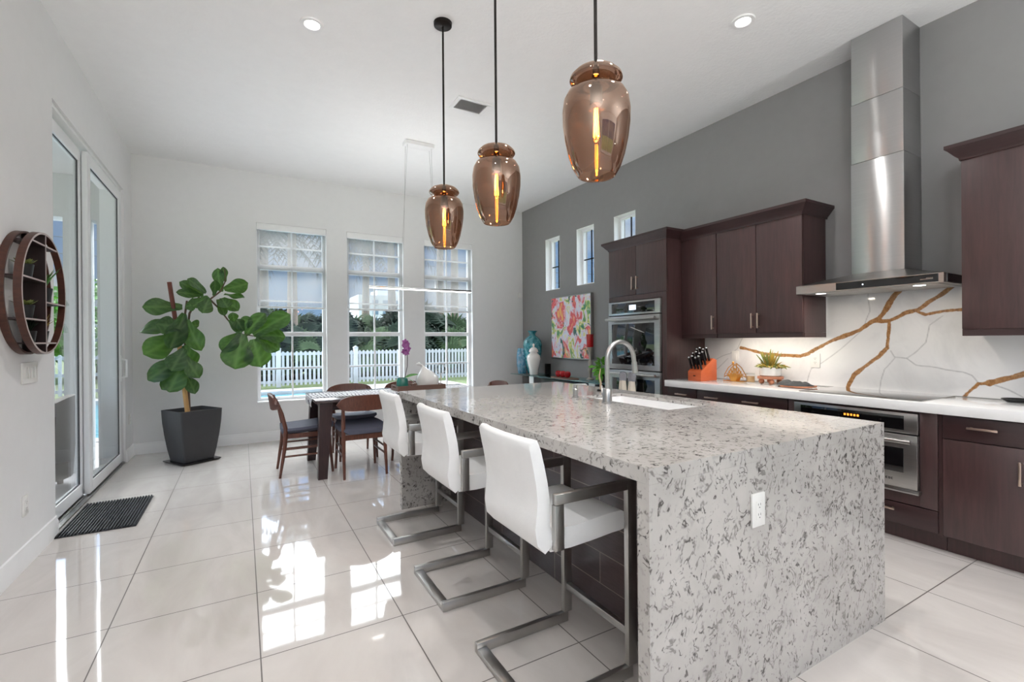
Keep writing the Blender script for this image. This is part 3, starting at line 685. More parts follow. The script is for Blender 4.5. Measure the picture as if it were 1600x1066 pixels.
def oven(o, x, y0, y1, zp, zd, vent, tall=False, disp='display_orange'):
    # zp = control panel range, zd = list of door ranges
    p = link('control_panel', B(x, FX+.10, y0, y1, zp[0], zp[1], bev=.002), 'steel', o)
    a = .05
    g = link('panel_glass', B(x-.003, x, y0+a*1.4, y1-a, zp[0]+.022, zp[1]-.018, bev=.001), 'black_glass', p)
    c = (y0+y1)/2
    if disp == 'display_orange':
        mb = MB()
        for k in range(5): mb.box(x-.0042, x-.003, c-.045+k*.02-.012, c-.045+k*.02, (zp[0]+zp[1])/2+.008, (zp[0]+zp[1])/2+.022)
    else: mb = B(x-.0042, x-.003, c-.05, c+.05, zp[0]+.05, zp[1]-.045)
    link('display', mb, disp, g)
    for u, v in zd:
        d = link('oven_door', B(x-.008, FX+.10, y0, y1, u, v, bev=.003), 'steel', o)
        link('door_glass', B(x-.011, x-.008, y0+.07, y1-.06, u+(.10 if not tall else .055), v-.085, bev=.001), 'black_glass', d)
        link('door_handle', MB().tube([(x-.06, y0+.015, v-.035), (x-.06, y1-.015, v-.035)], .014, 12).cyl((x-.06, y0+.06, v-.035), (x-.008, y0+.06, v-.035), .009).cyl((x-.06, y1-.06, v-.035), (x-.008, y1-.06, v-.035), .009), 'steel', d)
        if not tall: marks(d, x-.008, c+.10-.21, u+.045, [.014, .012, .014, .012, .014, -.01, .012, .01, .01], .013)
    if vent: link('vent_trim', B(x-.02, FX+.05, y0-.01, y1+.01, vent[0], vent[1], bev=.003), 'steel', o)
o = thing('built_in_oven', 'stainless built-in oven with orange display under the cooktop', 'oven', (FX, 1.655, .327))
oven(o, FX-.022, 1.278, 2.032, (.70, .83), [(.352, .692)], (.327, .35))
# countertop, splashback
tag(link('countertop', B(3.615, WX-.018, -.4, 3.277, .848, .908, bev=.003), 'counter_white'), 'long white quartz worktop on the dark base cabinets', 'countertop')
mb = MB(); y0, y1, z0, z1 = -.4, 3.277, .909, 1.71; st = .0075; nY = int((y1-y0)/st); nZ = int((z1-z0)/st)
# vein paths in metres (y, z) along the wall
F_, MR = 733.85, (rt2, -up2, fw)
def wp(u, v, X=XR-.018):
    u = 1100+u/3.2; v = 420+v/3.2
    d = MR[0]*((u-800)/F_)+MR[1]*((v-533)/F_)+MR[2]; k = X/d.x
    return (d.y*k, d.z*k+1.31)
GOLD = [([(185, 395), (240, 408), (300, 425), (400, 432), (480, 440), (520, 430), (570, 395), (620, 365), (700, 335), (780, 305), (850, 265), (880, 245)], .021),
        ([(880, 245), (910, 195), (960, 130), (990, 95), (1020, 30)], .026), ([(850, 265), (900, 265), (930, 260), (1000, 225), (1070, 205), (1120, 165), (1200, 125), (1240, 90), (1290, 40)], .021),
        ([(1070, 215), (1110, 230), (1180, 220), (1285, 205), (1400, 185), (1520, 140)], .015), ([(930, 260), (920, 330), (912, 395)], .018), ([(912, 395), (870, 440), (800, 490), (750, 530), (720, 600)], .021),
        ([(1295, 645), (1330, 605), (1370, 572), (1430, 572)], .014), ([(1430, 572), (1500, 555), (1600, 525), (1720, 480)], .026)]
GREY = [[(40, 465), (90, 440), (130, 425), (170, 395), (195, 350), (210, 300)], [(510, 580), (540, 500), (600, 460), (680, 405), (740, 350), (800, 300), (830, 210), (825, 140), (830, 60)],
        [(1195, 240), (1130, 280), (1105, 370), (1060, 410), (1010, 450), (950, 445), (930, 410)], [(1010, 450), (1060, 480), (1130, 490), (1210, 510), (1300, 520), (1340, 535), (1370, 570)],
        [(950, 450), (900, 500), (885, 560), (875, 640)], [(1440, 575), (1520, 605), (1590, 640)], [(20, 540), (70, 495), (120, 450)]]
def smooth_path(P, w):
    Q = [wp(*p) for p in P]; R = []
    for i in range(len(Q)-1):
        a, b = Q[i], Q[i+1]; n = max(1, int(math.hypot(b[0]-a[0], b[1]-a[1])/.02))
        for k in range(n): R.append((a[0]+(b[0]-a[0])*k/n, a[1]+(b[1]-a[1])*k/n))
    R.append(Q[-1]); o = []
    for y, z in R:
        j = noise.noise_vector(Vector((y*7, z*7, 1.3))); o.append((y+j.x*.012, z+j.y*.012, w*(1+.45*noise.noise(Vector((y*13, z*13, 4))))))
    return o
import numpy as np
yy = y0+(y1-y0)*np.arange(nY+1)/nY; zz = z0+(z1-z0)*np.arange(nZ+1)/nZ
GY, GZ = np.meshgrid(yy, zz, indexing='ij'); G = np.zeros(GY.shape); H2 = np.zeros(GY.shape)
for P, w in GOLD:
    Q = smooth_path(P, w)
    for (y, z, ww), (y2, z2, w2) in zip(Q, Q[1:]):
        a, b = y2-y, z2-z; t = np.clip(((GY-y)*a+(GZ-z)*b)/(a*a+b*b+1e-9), 0, 1); G = np.maximum(G, .5+((ww+(w2-ww)*t)*.72-np.hypot(GY-y-t*a, GZ-z-t*b))*9)
for P in GREY:
    Q = smooth_path(P, .0042)
    for (y, z, ww), (y2, z2, _) in zip(Q, Q[1:]):
        a, b = y2-y, z2-z; t = np.clip(((GY-y)*a+(GZ-z)*b)/(a*a+b*b+1e-9), 0, 1); H2 = np.maximum(H2, .66-np.hypot(GY-y-t*a, GZ-z-t*b)*30)
bm = mb.bm; cl = bm.verts.layers.float_color.new('vein')
VV = [[bm.verts.new((XR-.018, yy[i], zz[j])) for j in range(nZ+1)] for i in range(nY+1)]
for i in range(nY+1):
    for j in range(nZ+1): VV[i][j][cl] = (min(1, max(0, G[i, j])), min(1, max(0, H2[i, j])), 0, 1)
for i in range(nY):
    for j in range(nZ): bm.faces.new((VV[i][j], VV[i+1][j], VV[i+1][j+1], VV[i][j+1]))
mb.box(XR-.0175, XR-.001, y0, y1, z0, z1)
o = link('backsplash', mb, 'veined_marble', smooth=False); tag(o, 'white marble splashback with gold veins behind the cooktop', 'backsplash')
# cooktop
o = thing('cooktop', 'flat black glass cooktop set in the white worktop', 'cooktop', (3.93, 1.64, .909))
link('glass_top', B(3.668, 4.19, 1.27, 2.01, .9085, .9135, bev=.0015), 'black_glass', o)
link('edge_trim', MB().box(3.664, 3.668, 1.266, 2.014, .9085, .912).box(4.19, 4.194, 1.266, 2.014, .9085, .912).box(3.668, 4.19, 1.266, 1.27, .9085, .912).box(3.668, 4.19, 2.01, 2.014, .9085, .912), 'steel', o)
# uppers
UX = 3.87
def crown(pts, z0, z1, out, name='crown_molding'):
    # pts: plan polyline with outward offsets (dx, dy) per point
    prof = [(0, 0), (.004, 0), (.006, .012), (.02, .025), (.045, .055), (.058, .066), (.058, .085), (0, .085)]; k = (z1-z0)/.085; R = []
    for x, y, dx, dy in pts: R.append([(x+dx*a*out/.058, y+dy*a*out/.058, z0+h*k) for a, h in prof])
    mb = MB(); mb.rings(R); return mb
def wall_cab(y0, y1, z0, z1, lb, doors, name='wall_cabinet', rail=True):
    o = thing(name, lb, 'cabinet', (4.05, (y0+y1)/2, z0), 'dark wall cabinets')
    link('carcass', B(UX+.02, WX-(0 if z0 > 1.71 else .02), y0, y1, z0+.012, z1), 'espresso', o)
    link('light_rail', B(UX+.006, UX+.026, y0+.002, y1-.002, z0-.028, z0+.012), 'espresso_horizontal', o)
    for y in (y0, y1-.018): link('side_skirt', B(UX+.027, WX-.02, y, y+.018, z0-.028, z0+.011), 'espresso', o)
    for a, b, hy in doors:
        d = link('door', B(UX, UX+.0195, a+.0025, b-.0025, z0+.014, z1-.002, bev=.0015), 'espresso', o)
        if hy: handle_v(d, UX, hy, z0+.055, z0+.185)
    return o
wall_cab(2.872, 3.278, 1.345, 2.318, 'single-door dark wall cabinet beside the tall oven cabinet', [(2.872, 3.278, 2.905)])
wall_cab(2.09, 2.869, 1.345, 2.318, 'double-door dark wall cabinet left of the range hood', [(2.09, 2.479, 2.452), (2.479, 2.869, 2.508)])
wall_cab(.30, 1.138, 1.345, 2.418, 'tall dark wall cabinet right of the range hood, cut by the frame', [(.72, 1.138, .755), (.30, .72, .685)])
tag(link('crown_molding', crown([(UX-.001, 3.278, -1, 0), (UX-.001, 2.089, -1, -1), (WX, 2.089, 0, -1)], 2.300, 2.40, .06), 'espresso_horizontal'), 'dark crown molding along the wall cabinets left of the hood', 'crown molding')
tag(link('crown_molding', crown([(WX, 1.139, 0, 1), (UX-.001, 1.139, -1, 1), (UX-.001, .30, -1, 0)], 2.404, 2.50, .06), 'espresso_horizontal'), 'dark crown molding on the wall cabinet right of the hood', 'crown molding')
mb = MB().box(UX+.05, UX+.08, 2.15, 2.84, 1.342, 1.3565)
tag(link('under_cabinet_light', mb, 'led_strip'), 'thin warm light strip under the wall cabinets', 'light strip')
light('under_cabinet_glow', 'AREA', (UX+.065, 2.495, 1.338), 1.7, (0, math.radians(-14), 0), (1, .92, .82), shape='RECTANGLE', size=.03, size_y=.68)
# tall oven cabinet
o = thing('tall_cabinet', 'tall dark cabinet with two top doors holding the double wall oven', 'cabinet', (3.95, 3.7, 0))
TY0, TY1 = 3.281, 4.125
link('carcass', MB().box(FX+.02, WX, TY0, TY0+.02, 0, 2.33).box(FX+.02, WX, TY1-.012, TY1, 0, 2.33).box(4.2, WX, TY0+.02, TY1-.012, 0, 2.33).box(FX+.02, 4.2, TY0+.02, TY1-.012, 1.735, 2.33).box(FX+.02, 4.2, TY0+.02, TY1-.012, 0, .36), 'espresso', o)
link('face_frame', MB().box(FX, FX+.0195, TY0, TY0+.062, .1, 1.79).box(FX, FX+.0195, TY1-.012, TY1, .1, 1.79).box(FX, FX+.0195, TY0+.062, TY1-.012, 1.735, 1.79), 'espresso', o)
for a, b, hy in ((TY0, 3.70, 3.668), (3.70, TY1, 3.735)):
    d = link('door', B(FX-.001, FX+.0185, a+.0025, b-.0025, 1.793, 2.328, bev=.0015), 'espresso', o); handle_v(d, FX-.001, hy, 1.845, 1.985)
link('drawer', B(FX, FX+.0195, TY0+.062, TY1-.012, .11, .36), 'espresso_horizontal', o)
tag(link('crown_molding', crown([(WX, TY1+.001, 0, 1), (FX-.002, TY1+.001, -1, 1), (FX-.002, TY0-.001, -1, -1), (UX-.003, TY0-.001, 0, -1)], 2.316, 2.41, .06), 'espresso_horizontal'), 'dark crown molding on top of the tall oven cabinet', 'crown molding')
o = thing('double_wall_oven', 'stainless double wall oven built into the tall dark cabinet', 'oven', (FX, 3.73, .37))
oven(o, FX-.022, 3.348, 4.108, (1.578, 1.727), [(.985, 1.567), (.40, .975)], None, True, 'display_white')
# towels on the lower oven door handle
for k, (y, lb) in enumerate(((3.80, 'cream tie towel with grey top on oven handle, left one'), (3.665, 'cream tie towel with grey top on oven handle, right one'))):
    x = FX-.022-.06; z = .94
    o = thing('hand_towel', lb, 'towel', (x-.02, y, .62), 'towels on the oven handle')
    mb = MB(); R = []
    for zz_, w in ((.955, .035), (.93, .06), (.87, .05)):
        R.append([(x-.02+.022*math.cos(a)*(1+.25*math.sin(3*a+k)), y+w*math.sin(a), zz_) for a in [2*PI*j/24 for j in range(24)]])
    R[0] = [(p[0]*1, p[1], p[2]+.012*math.sin(5*j)) for j, p in enumerate(R[0])]
    mb.rings(R); link('towel_top', mb, 'cloth_grey', o)
    mb = MB(); R = []
    for i in range(7):
        t = i/6; zz_ = .872-.25*t; w = .045+.03*t
        R.append([(x-.022+(.016+.014*t)*math.cos(a)*(1+.4*math.sin(4*a+k)), y+w*math.sin(a)*(1+.06*math.sin(6*a)), zz_) for a in [2*PI*j/32 for j in range(32)]])
    mb.rings(R); link('towel_skirt', mb, 'cloth_cream', o)
# range hood
o = thing('range_hood', 'tall stainless chimney range hood over the cooktop', 'range hood', (4.0, 1.62, 1.65))
HX, HY0, HY1, HZ0, HZ1 = 3.755, 1.185, 2.075, 1.652, 1.712
CX, CY0, CY1 = 3.96, 1.458, 1.782
mb = MB(); mb.rings([[(HX, HY0, HZ0), (WX, HY0, HZ0), (WX, HY1, HZ0), (HX, HY1, HZ0)], [(HX, HY0, HZ1), (WX, HY0, HZ1), (WX, HY1, HZ1), (HX, HY1, HZ1)], [(CX, CY0, 1.785), (WX, CY0, 1.785), (WX, CY1, 1.785), (CX, CY1, 1.785)]])
h = link('canopy_body', mb, 'steel', o, smooth=False)
g = link('control_glass', MB().box(HX-.004, HX, HY0+.025, 1.79, HZ0+.006, HZ1-.004).box(HX+.05, WX-.03, HY0-.004, HY0, HZ0+.006, HZ1-.004), 'black_glass', o)
link('button', MB().ball((HX-.004, 1.62, (HZ0+HZ1)/2), .005), 'display_white', g)
link('logo', MB().box(HX-.005, HX-.004, 1.235, 1.30, 1.676, 1.680).box(HX-.005, HX-.004, 1.235, 1.27, 1.683, 1.686), 'steel', g)
link('filter_panel', B(HX+.03, WX-.05, HY0+.04, HY1-.04, HZ0-.004, HZ0), 'dark_steel', o)
for y in (1.33, 1.93): link('hood_lamp', MB().lathe([(.001, -.006), (.03, -.006), (.034, -.003), (.034, 0)], (HX+.07, y, HZ0)), 'lamp_soft', o)
for u, v, gme in ((1.785, 2.60, 0), (2.603, 3.04, .002), (3.043, ZC-.001, .004)):
    link('chimney_section', B(CX+gme, WX, CY0+gme, CY1-gme, u, v, bev=.002), 'brushed_chimney' if 'brushed_chimney' in MS else 'steel', o)
for y in (1.33, 1.93): light('hood_glow', 'AREA', (HX+.07, y, HZ0-.012), .9, color=(1, .9, .75), shape='DISK', size=.05)
# splashback outlets
outlet('wall_outlet', (XR-.019, 2.92, 1.13), 'x-', 'white duplex outlet on the splashback behind the gold ornament', slots=1)
outlet('wall_outlet', (XR-.019, 2.175, 1.12), 'x-', 'white duplex outlet on the splashback near the hood end')

# ------------------------------------------------------------------ things on the worktop
CZ = .9085
kx, ky = 3.86, 3.03
o = thing('knife_block', 'orange-brown wooden knife block full of black knives', 'knife block', (kx, ky, CZ))
# block leans back towards the wall: tall rear, slanted front
link('block', MB().prism([(kx-.11, CZ), (kx+.12, CZ), (kx+.12, CZ+.20), (kx+.07, CZ+.215), (kx-.11, CZ+.09)], 'y', ky-.075, ky+.075, bev=.003), 'block_orange', o)
link('logo', B(kx-.1115, kx-.11, ky-.012, ky+.012, CZ+.045, CZ+.055), 'black_metal', o)
q = 0
for i in range(3):
    for j in range(4):
        t = (i+.6)/3.2; x = kx-.11+.18*t; z = CZ+.09+.125*t; y = ky-.056+.037*j
        d = Vector((-.35, 0, .94)).normalized(); b = Vector((x, y, z))+d*.002; l = .13-.014*(j % 2)
        mb = MB(); mb.tube([b, b+d*.02, b+d*l*.6, b+d*l], [.010, .0115, .010, .012], 8)
        o = thing('kitchen_knife', 'black-handled kitchen knife standing in the orange wooden block', 'knife', tuple(b), 'knives in the wooden block')
        link('handle', mb, 'mirror_dark', o); link('end_cap', MB().ball(b+d*l, .0122, seg=10, rg=6), 'chrome', o); q += 1
# gold fan ornament
o = thing('napkin_holder', 'gold openwork fan-shaped napkin holder on the white worktop', 'napkin holder', (4.02, 2.82, CZ))
gx, gy = 4.02, 2.79
mb = MB()
for xo in (-.025, .025):
    out = [(gx+xo, gy-.105, CZ+.004), (gx+xo, gy-.09, CZ+.065), (gx+xo, gy-.05, CZ+.13), (gx+xo, gy, CZ+.168), (gx+xo, gy+.05, CZ+.13), (gx+xo, gy+.09, CZ+.065), (gx+xo, gy+.105, CZ+.004)]
    mb.tube(out, .004, 8, closed=True)
    for k in range(-4, 5):
        if k == 0: mb.tube([(gx+xo, gy, CZ+.004), (gx+xo, gy, CZ+.162)], .005, 6)
        else: mb.tube([(gx+xo, gy+k*.005, CZ+.004), (gx+xo, gy+k*.013, CZ+.06), (gx+xo, gy+k*.023, CZ+max(.03, .152-.027*abs(k)))], .005, 6)
link('fan_side', mb, 'gold', o); link('base', B(gx-.03, gx+.03, gy-.105, gy+.105, CZ, CZ+.005, bev=.002), 'gold', o)
link('finial', MB().ball((gx-.025, gy, CZ+.178), .011), 'gold', o)
jx, jy = 4.06, 2.66
o = thing('candle_jar', 'small glass candle jar beside the gold napkin holder', 'candle', (jx, jy, CZ))
link('jar', MB().lathe([(.001, .001), (.038, .001), (.04, .006), (.04, .082), (.037, .086), (.035, .084), (.035, .07)], (jx, jy, CZ)), 'clear_glass', o)
link('wax', MB().lathe([(.001, .004), (.034, .004), (.034, .055), (.001, .055)], (jx, jy, CZ)), 'candle_label', o)
# succulent bowl on its little stand
bx_, by_ = 4.04, 2.46
o = thing('plant_stand', 'small rose-wood tray stand on ball feet under the white bowl', 'plant stand', (bx_, by_, CZ))
link('tray', MB().lathe([(.001, .046), (.10, .046), (.103, .05), (.103, .066), (.099, .068), (.001, .068)], (bx_, by_, CZ), seg=36), 'rose_wood', o)
for a in (.6, 2.2, 3.8, 5.4): link('foot', MB().ball((bx_+.07*math.cos(a), by_+.07*math.sin(a), CZ+.024), .024), 'rose_wood', o)
o = thing('succulent_bowl', 'white bowl of spiky gold-green succulents on a wooden stand', 'potted plant', (bx_, by_, CZ+.0685))
zb = CZ+.0685
link('bowl', MB().lathe([(.001, .001), (.075, .001), (.085, .01), (.087, .078), (.083, .08), (.08, .07), (.001, .068)], (bx_, by_, zb), seg=36), 'white_ceramic', o)
mb = MB(); mb2 = MB(); rnd = random.Random(3)
for k in range(170):
    a = rnd.uniform(0, 2*PI); r = rnd.uniform(.0, .08); p = Vector((bx_+r*math.cos(a), by_+r*math.sin(a), zb+.068))
    out = r/.075; h = rnd.uniform(.05, .085)*(1.9 if r < .03 else .9)
    d = Vector((math.cos(a)*out*1.5, math.sin(a)*out*1.5, 1)).normalized()*h*1.15 + Vector((rnd.uniform(-.02, .02), rnd.uniform(-.02, .02), 0))
    (mb if k % 2 else mb2).tube([p, p+d*.55, p+d+Vector((0, 0, -.03*out))], [.005, .0065, .0012], 5)
link('foliage', mb, 'succulent_leaf', o); link('dry_foliage', mb2, 'tan_leaf', o)
# oven mitt on a board
def blob(name, cx, cy, z, sx, sy, h, seed, mat, parent=None, n=26):
    mb = MB(); V = {}
    for i in range(n+1):
        r = i/n
        for j in range(36):
            a = 2*PI*j/36; rad = r*(1+.22*noise.noise(Vector((math.cos(a)*1.3+seed, math.sin(a)*1.3, 0))))
            x = cx+sx*rad*math.cos(a); y = cy+sy*rad*math.sin(a)
            zz_ = z+h*(1-r**4)*(.55+.6*noise.noise(Vector((x*22, y*22, seed)))+.3) if i < n else z
            V[i, j] = mb.bm.verts.new((x, y, max(z+.001, zz_) if i < n else z))
    for i in range(n):
        for j in range(36): mb.bm.faces.new((V[i, j], V[i, (j+1) % 36], V[i+1, (j+1) % 36], V[i+1, j]))
    mb.bm.faces.new([V[0, j] for j in range(36)])
    mb.bm.faces.new([V[n, j] for j in range(36)][::-1])
    return link(name, mb, mat, parent)
tag(link('serving_board', MB().prism(rr(-.11, .11, -.10, .10, .04, 0) and [(3.93+p[0], 2.16+p[1]) for p in rr(-.10, .10, -.11, .11, .04, 0)], 'z', CZ+.0055, CZ+.017, bev=.002), 'rose_wood'), 'thin wooden board under the dark mitt at the cooktop end', 'board')
tag(blob('oven_mitt', 3.92, 2.19, CZ+.018, .09, .15, .034, 2.0, 'mitt'), 'crumpled dark grey oven mitt left of the cooktop', 'oven mitt')
o = thing('spoon_rest', 'small dark dish at the right end of the worktop', 'dish', (4.09, .93, CZ))
link('dish', MB().lathe([(.001, .001), (.05, .001), (.075, .02), (.073, .022), (.048, .005), (.001, .004)], (4.09, .945, CZ)), 'pot_black', o)
# ------------------------------------------------------------------ art, console and its things
o = thing('abstract_painting', 'colourful abstract painting hung on the dark wall above the console', 'painting', (XR-.02, 5.58, 1.045))
link('canvas', B(XR-.045, XR-.002, 5.11, 6.055, 1.045, 1.955), 'painting', o)
link('frame', MB().box(XR-.05, XR-.001, 5.098, 5.109, 1.033, 1.967).box(XR-.05, XR-.001, 6.056, 6.067, 1.033, 1.967).box(XR-.05, XR-.001, 5.109, 6.056, 1.033, 1.044).box(XR-.05, XR-.001, 5.109, 6.056, 1.956, 1.967), 'steel', o)
o = thing('console_table', 'black console table with a glass top along the dark wall', 'console table', (4.0, 5.5, 0))
TZ = .775
link('glass_top', B(3.79, 4.225, 4.30, 6.66, TZ-.012, TZ, bev=.002), 'table_glass', o)
link('beam', B(3.86, 4.16, 4.45, 6.40, .62, .745, bev=.003), 'mirror_dark', o)
for y in (4.62, 6.06): link('white_block', B(3.85, 4.17, y, y+.12, .60, TZ-.0125, bev=.003), 'trim_white', o)  # white blocks under the glass top
for y in (4.45, 6.28): link('leg', B(3.90, 4.12, y, y+.12, 0, .62, bev=.003), 'mirror_dark', o)
T = TZ+.0005
o = thing('floor_vase', 'large teal mottled vase with flared neck on the console', 'vase', (4.03, 6.36, T))
tag(o, o['label'], 'vase'); o.name = 'vase'
OFF['vase'] = OFF['floor_vase']
link('body', MB().lathe([(.001, .002), (.07, .002), (.085, .02), (.12, .18), (.148, .36), (.152, .46), (.138, .53), (.09, .585), (.052, .61), (.048, .635), (.062, .665), (.082, .685), (.078, .687), (.055, .66), (.04, .62)], (4.03, 6.36, T), seg=40), 'teal_mottle', o)
o = thing('ginger_jar', 'white lidded ginger jar in front of the teal vase', 'jar', (3.93, 6.17, T))
link('body', MB().lathe([(.001, .002), (.062, .002), (.066, .012), (.072, .08), (.098, .19), (.108, .25), (.10, .295), (.07, .325), (.058, .335), (.056, .35), (.001, .35)], (3.93, 6.17, T), seg=40), 'white_ceramic', o)
link('lid', MB().lathe([(.072, .351), (.074, .36), (.068, .385), (.045, .415), (.014, .43), (.012, .445), (.018, .46), (.012, .478), (.001, .485)], (3.93, 6.17, T), seg=32), 'white_ceramic', o)
tag(link('vase', MB().lathe([(.001, .002), (.06, .002), (.068, .02), (.088, .15), (.092, .26), (.08, .36), (.07, .41), (.066, .41), (.075, .36)], (3.90, 6.47, T), seg=36), 'blue_mottle'), 'slim blue-grey glass vase at the left end of the console', 'vase')
o = thing('dark_box', 'small dark box just right of the white ginger jar', 'box', (4.12, 6.05, T))  # small dark block beside the jar
link('box', B(4.09, 4.15, 6.02, 6.10, T, T+.17, bev=.004), 'black_metal', o)
tag(link('serving_plate', MB().prism([(3.88+.10*math.cos(a), 5.30+.30*math.sin(a)) for a in [2*PI*k/40 for k in range(40)]], 'z', T, T+.016, bev=.004), 'tray_wood'), 'long flat dish under the red apples on the console', 'plate')
for k in range(3):
    y = 5.44-.105*k; lb = ('red apple on the long dish, left of the three', 'red apple on the long dish, middle of the three', 'red apple on the long dish, right of the three')[k]
    o = thing('apple', lb, 'apple', (3.88, y, T+.0165), 'apples on the console')
    link('fruit', MB().lathe([(.001, .007), (.014, .001), (.033, .009), (.046, .041), (.042, .071), (.024, .085), (.009, .080), (.001, .073)], (3.88, y, T+.0165), seg=24), 'apple_red', o)
    link('stem', MB().tube([(3.88, y, T+.08), (3.882, y, T+.098)], .0018, 6), 'bark', o)
o = thing('candle_holder', 'tall candle holder with red glass cup in front of the painting', 'candle holder', (4.05, 4.95, T))
link('stem', MB().lathe([(.05, .001), (.05, .012), (.018, .03), (.02, .08), (.034, .13), (.02, .18), (.03, .23), (.016, .27), (.022, .36), (.04, .435), (.001, .436)], (4.05, 4.95, T)), 'stone', o)
link('red_cup', MB().lathe([(.001, .437), (.042, .437), (.046, .45), (.048, .61), (.044, .61), (.042, .46)], (4.05, 4.95, T)), 'red_glaze', o)
def leafplane(mb, base, d, n, l, w, droop=.2, seg=5):
    d = Vector(d).normalized(); n = Vector(n); s = d.cross(n).normalized(); n = s.cross(d).normalized(); P = []
    for i in range(seg+1):
        t = i/seg; ww = w*math.sin(PI*min(1, t*.93+.05))**.8*(1 if 0 < i < seg else .12); c = Vector(base)+d*l*t-n*(droop*l*t*t)
        P.append((c-s*ww/2+n*ww*.12, c, c+s*ww/2+n*ww*.12))
    V = [[mb.bm.verts.new(p) for p in r] for r in P]
    for a, b in zip(V, V[1:]):
        for i in range(2): mb.bm.faces.new((a[i], a[i+1], b[i+1], b[i]))
o = thing('potted_plant', 'bushy bright green plant in a dark pot on the console, behind the faucet', 'potted plant', (3.92, 4.52, T))
link('pot', MB().lathe([(.001, .001), (.055, .001), (.07, .10), (.066, .102), (.06, .085), (.001, .083)], (3.92, 4.52, T)), 'pot_black', o)
rnd = random.Random(5); mb = MB()
for k in range(120):
    u = Vector((rnd.gauss(0, 1), rnd.gauss(0, 1), rnd.gauss(.2, .8))).normalized(); r = rnd.uniform(.4, 1)
    p = Vector((3.92, 4.52, T+.17))+Vector((u.x*.12*r, u.y*.14*r, u.z*.12*r)); p.z = max(p.z, T+.03)
    leafplane(mb, p, u+Vector((0, 0, -.2)), (rnd.uniform(-.4, .1), -.5, .8), rnd.uniform(.05, .08), .045, .3)
link('foliage', mb, 'spring_leaf', o)
mb = MB()
for k in range(8):
    a = 2*PI*k/8; mb.tube([(3.92, 4.52, T+.08), (3.92+.05*math.cos(a), 4.52+.05*math.sin(a), T+.17)], .003, 5)
link('stem', mb, 'green_leaf', o)
# wall fittings
o = tag(link('motion_sensor', B(4.14, 4.20, YB-.035, YB-.001, 2.05, 2.13, bev=.006), 'white_plastic'), 'small white sensor box high in the corner by the dark wall', 'sensor')
outlet('light_switch', (XL, 3.915, 1.138), 'x+', 'white four-gang switch plate under the round wall shelf', h=.125, w=.24, slots=4)
outlet('wall_outlet', (XL, 3.83, .36), 'x+', 'white outlet low on the left wall below the switch plate')
outlet('wall_outlet', (XL, 6.80, .45), 'x+', 'white outlet low on the wall between sliding door and corner')

# ------------------------------------------------------------------ round wall shelf
cy_, cz_, R_ = 3.82, 1.61, .36
o = thing('round_wall_shelf', 'round brown wooden wall shelf with small plants by the sliding door', 'wall shelf', (XL, cy_, cz_-R_))
def hoop(x0, x1, r0, r1):
    mb = MB(); R = []
    for k in range(72):
        a = 2*PI*k/72; c, s = math.cos(a), math.sin(a)
        R.append([(x0, cy_+r0*c, cz_+r0*s), (x1, cy_+r0*c, cz_+r0*s), (x1, cy_+r1*c, cz_+r1*s), (x0, cy_+r1*c, cz_+r1*s)])
    mb.rings(R, closed=True); return mb
SX = XL+.105
link('back_hoop', hoop(XL+.001, XL+.036, R_-.012, R_), 'shelf_wood', o)
link('front_hoop', hoop(SX-.034, SX, R_-.012, R_), 'shelf_wood', o)
link('divider', B(XL+.002, SX-.001, cy_-.006, cy_+.006, cz_-R_+.012, cz_+R_-.012), 'shelf_dark', o)
def chord(z): return math.sqrt((R_-.013)**2-(z-cz_)**2)
for z in (cz_-.16, cz_+.07): link('shelf_board', B(XL+.002, SX-.002, cy_-chord(z), cy_-.0065, z-.005, z+.005), 'shelf_dark', o)
link('shelf_board', B(XL+.002, SX-.002, cy_+.0065, cy_+chord(cz_-.05), cz_-.055, cz_-.045), 'shelf_dark', o)
z = cz_-R_+.065; link('shelf_board', B(XL+.002, SX-.002, cy_-chord(z), cy_+chord(z), z-.005, z+.005) if False else MB().box(XL+.002, SX-.002, cy_-chord(z), cy_-.0065, z-.005, z+.005).box(XL+.002, SX-.002, cy_+.0065, cy_+chord(z), z-.005, z+.005), 'shelf_dark', o)
z = cz_+R_-.075; link('shelf_board', MB().box(XL+.002, SX-.002, cy_-chord(z), cy_-.0065, z-.005, z+.005).box(XL+.002, SX-.002, cy_+.0065, cy_+chord(z), z-.005, z+.005), 'shelf_dark', o)
eb = hoop(SX, SX+.0015, R_-.0115, R_-.0005); eb.box(SX, SX+.0012, cy_-.0055, cy_+.0055, cz_-R_+.013, cz_+R_-.013)  # pale colour paints sheen onto the shelf's front edges
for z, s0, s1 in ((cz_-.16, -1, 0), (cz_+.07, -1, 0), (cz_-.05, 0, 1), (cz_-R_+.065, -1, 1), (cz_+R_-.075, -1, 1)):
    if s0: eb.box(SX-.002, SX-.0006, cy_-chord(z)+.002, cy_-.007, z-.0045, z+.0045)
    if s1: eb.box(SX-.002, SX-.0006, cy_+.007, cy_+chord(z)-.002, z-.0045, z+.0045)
link('edge_sheen', eb, 'sheen_pale', o)
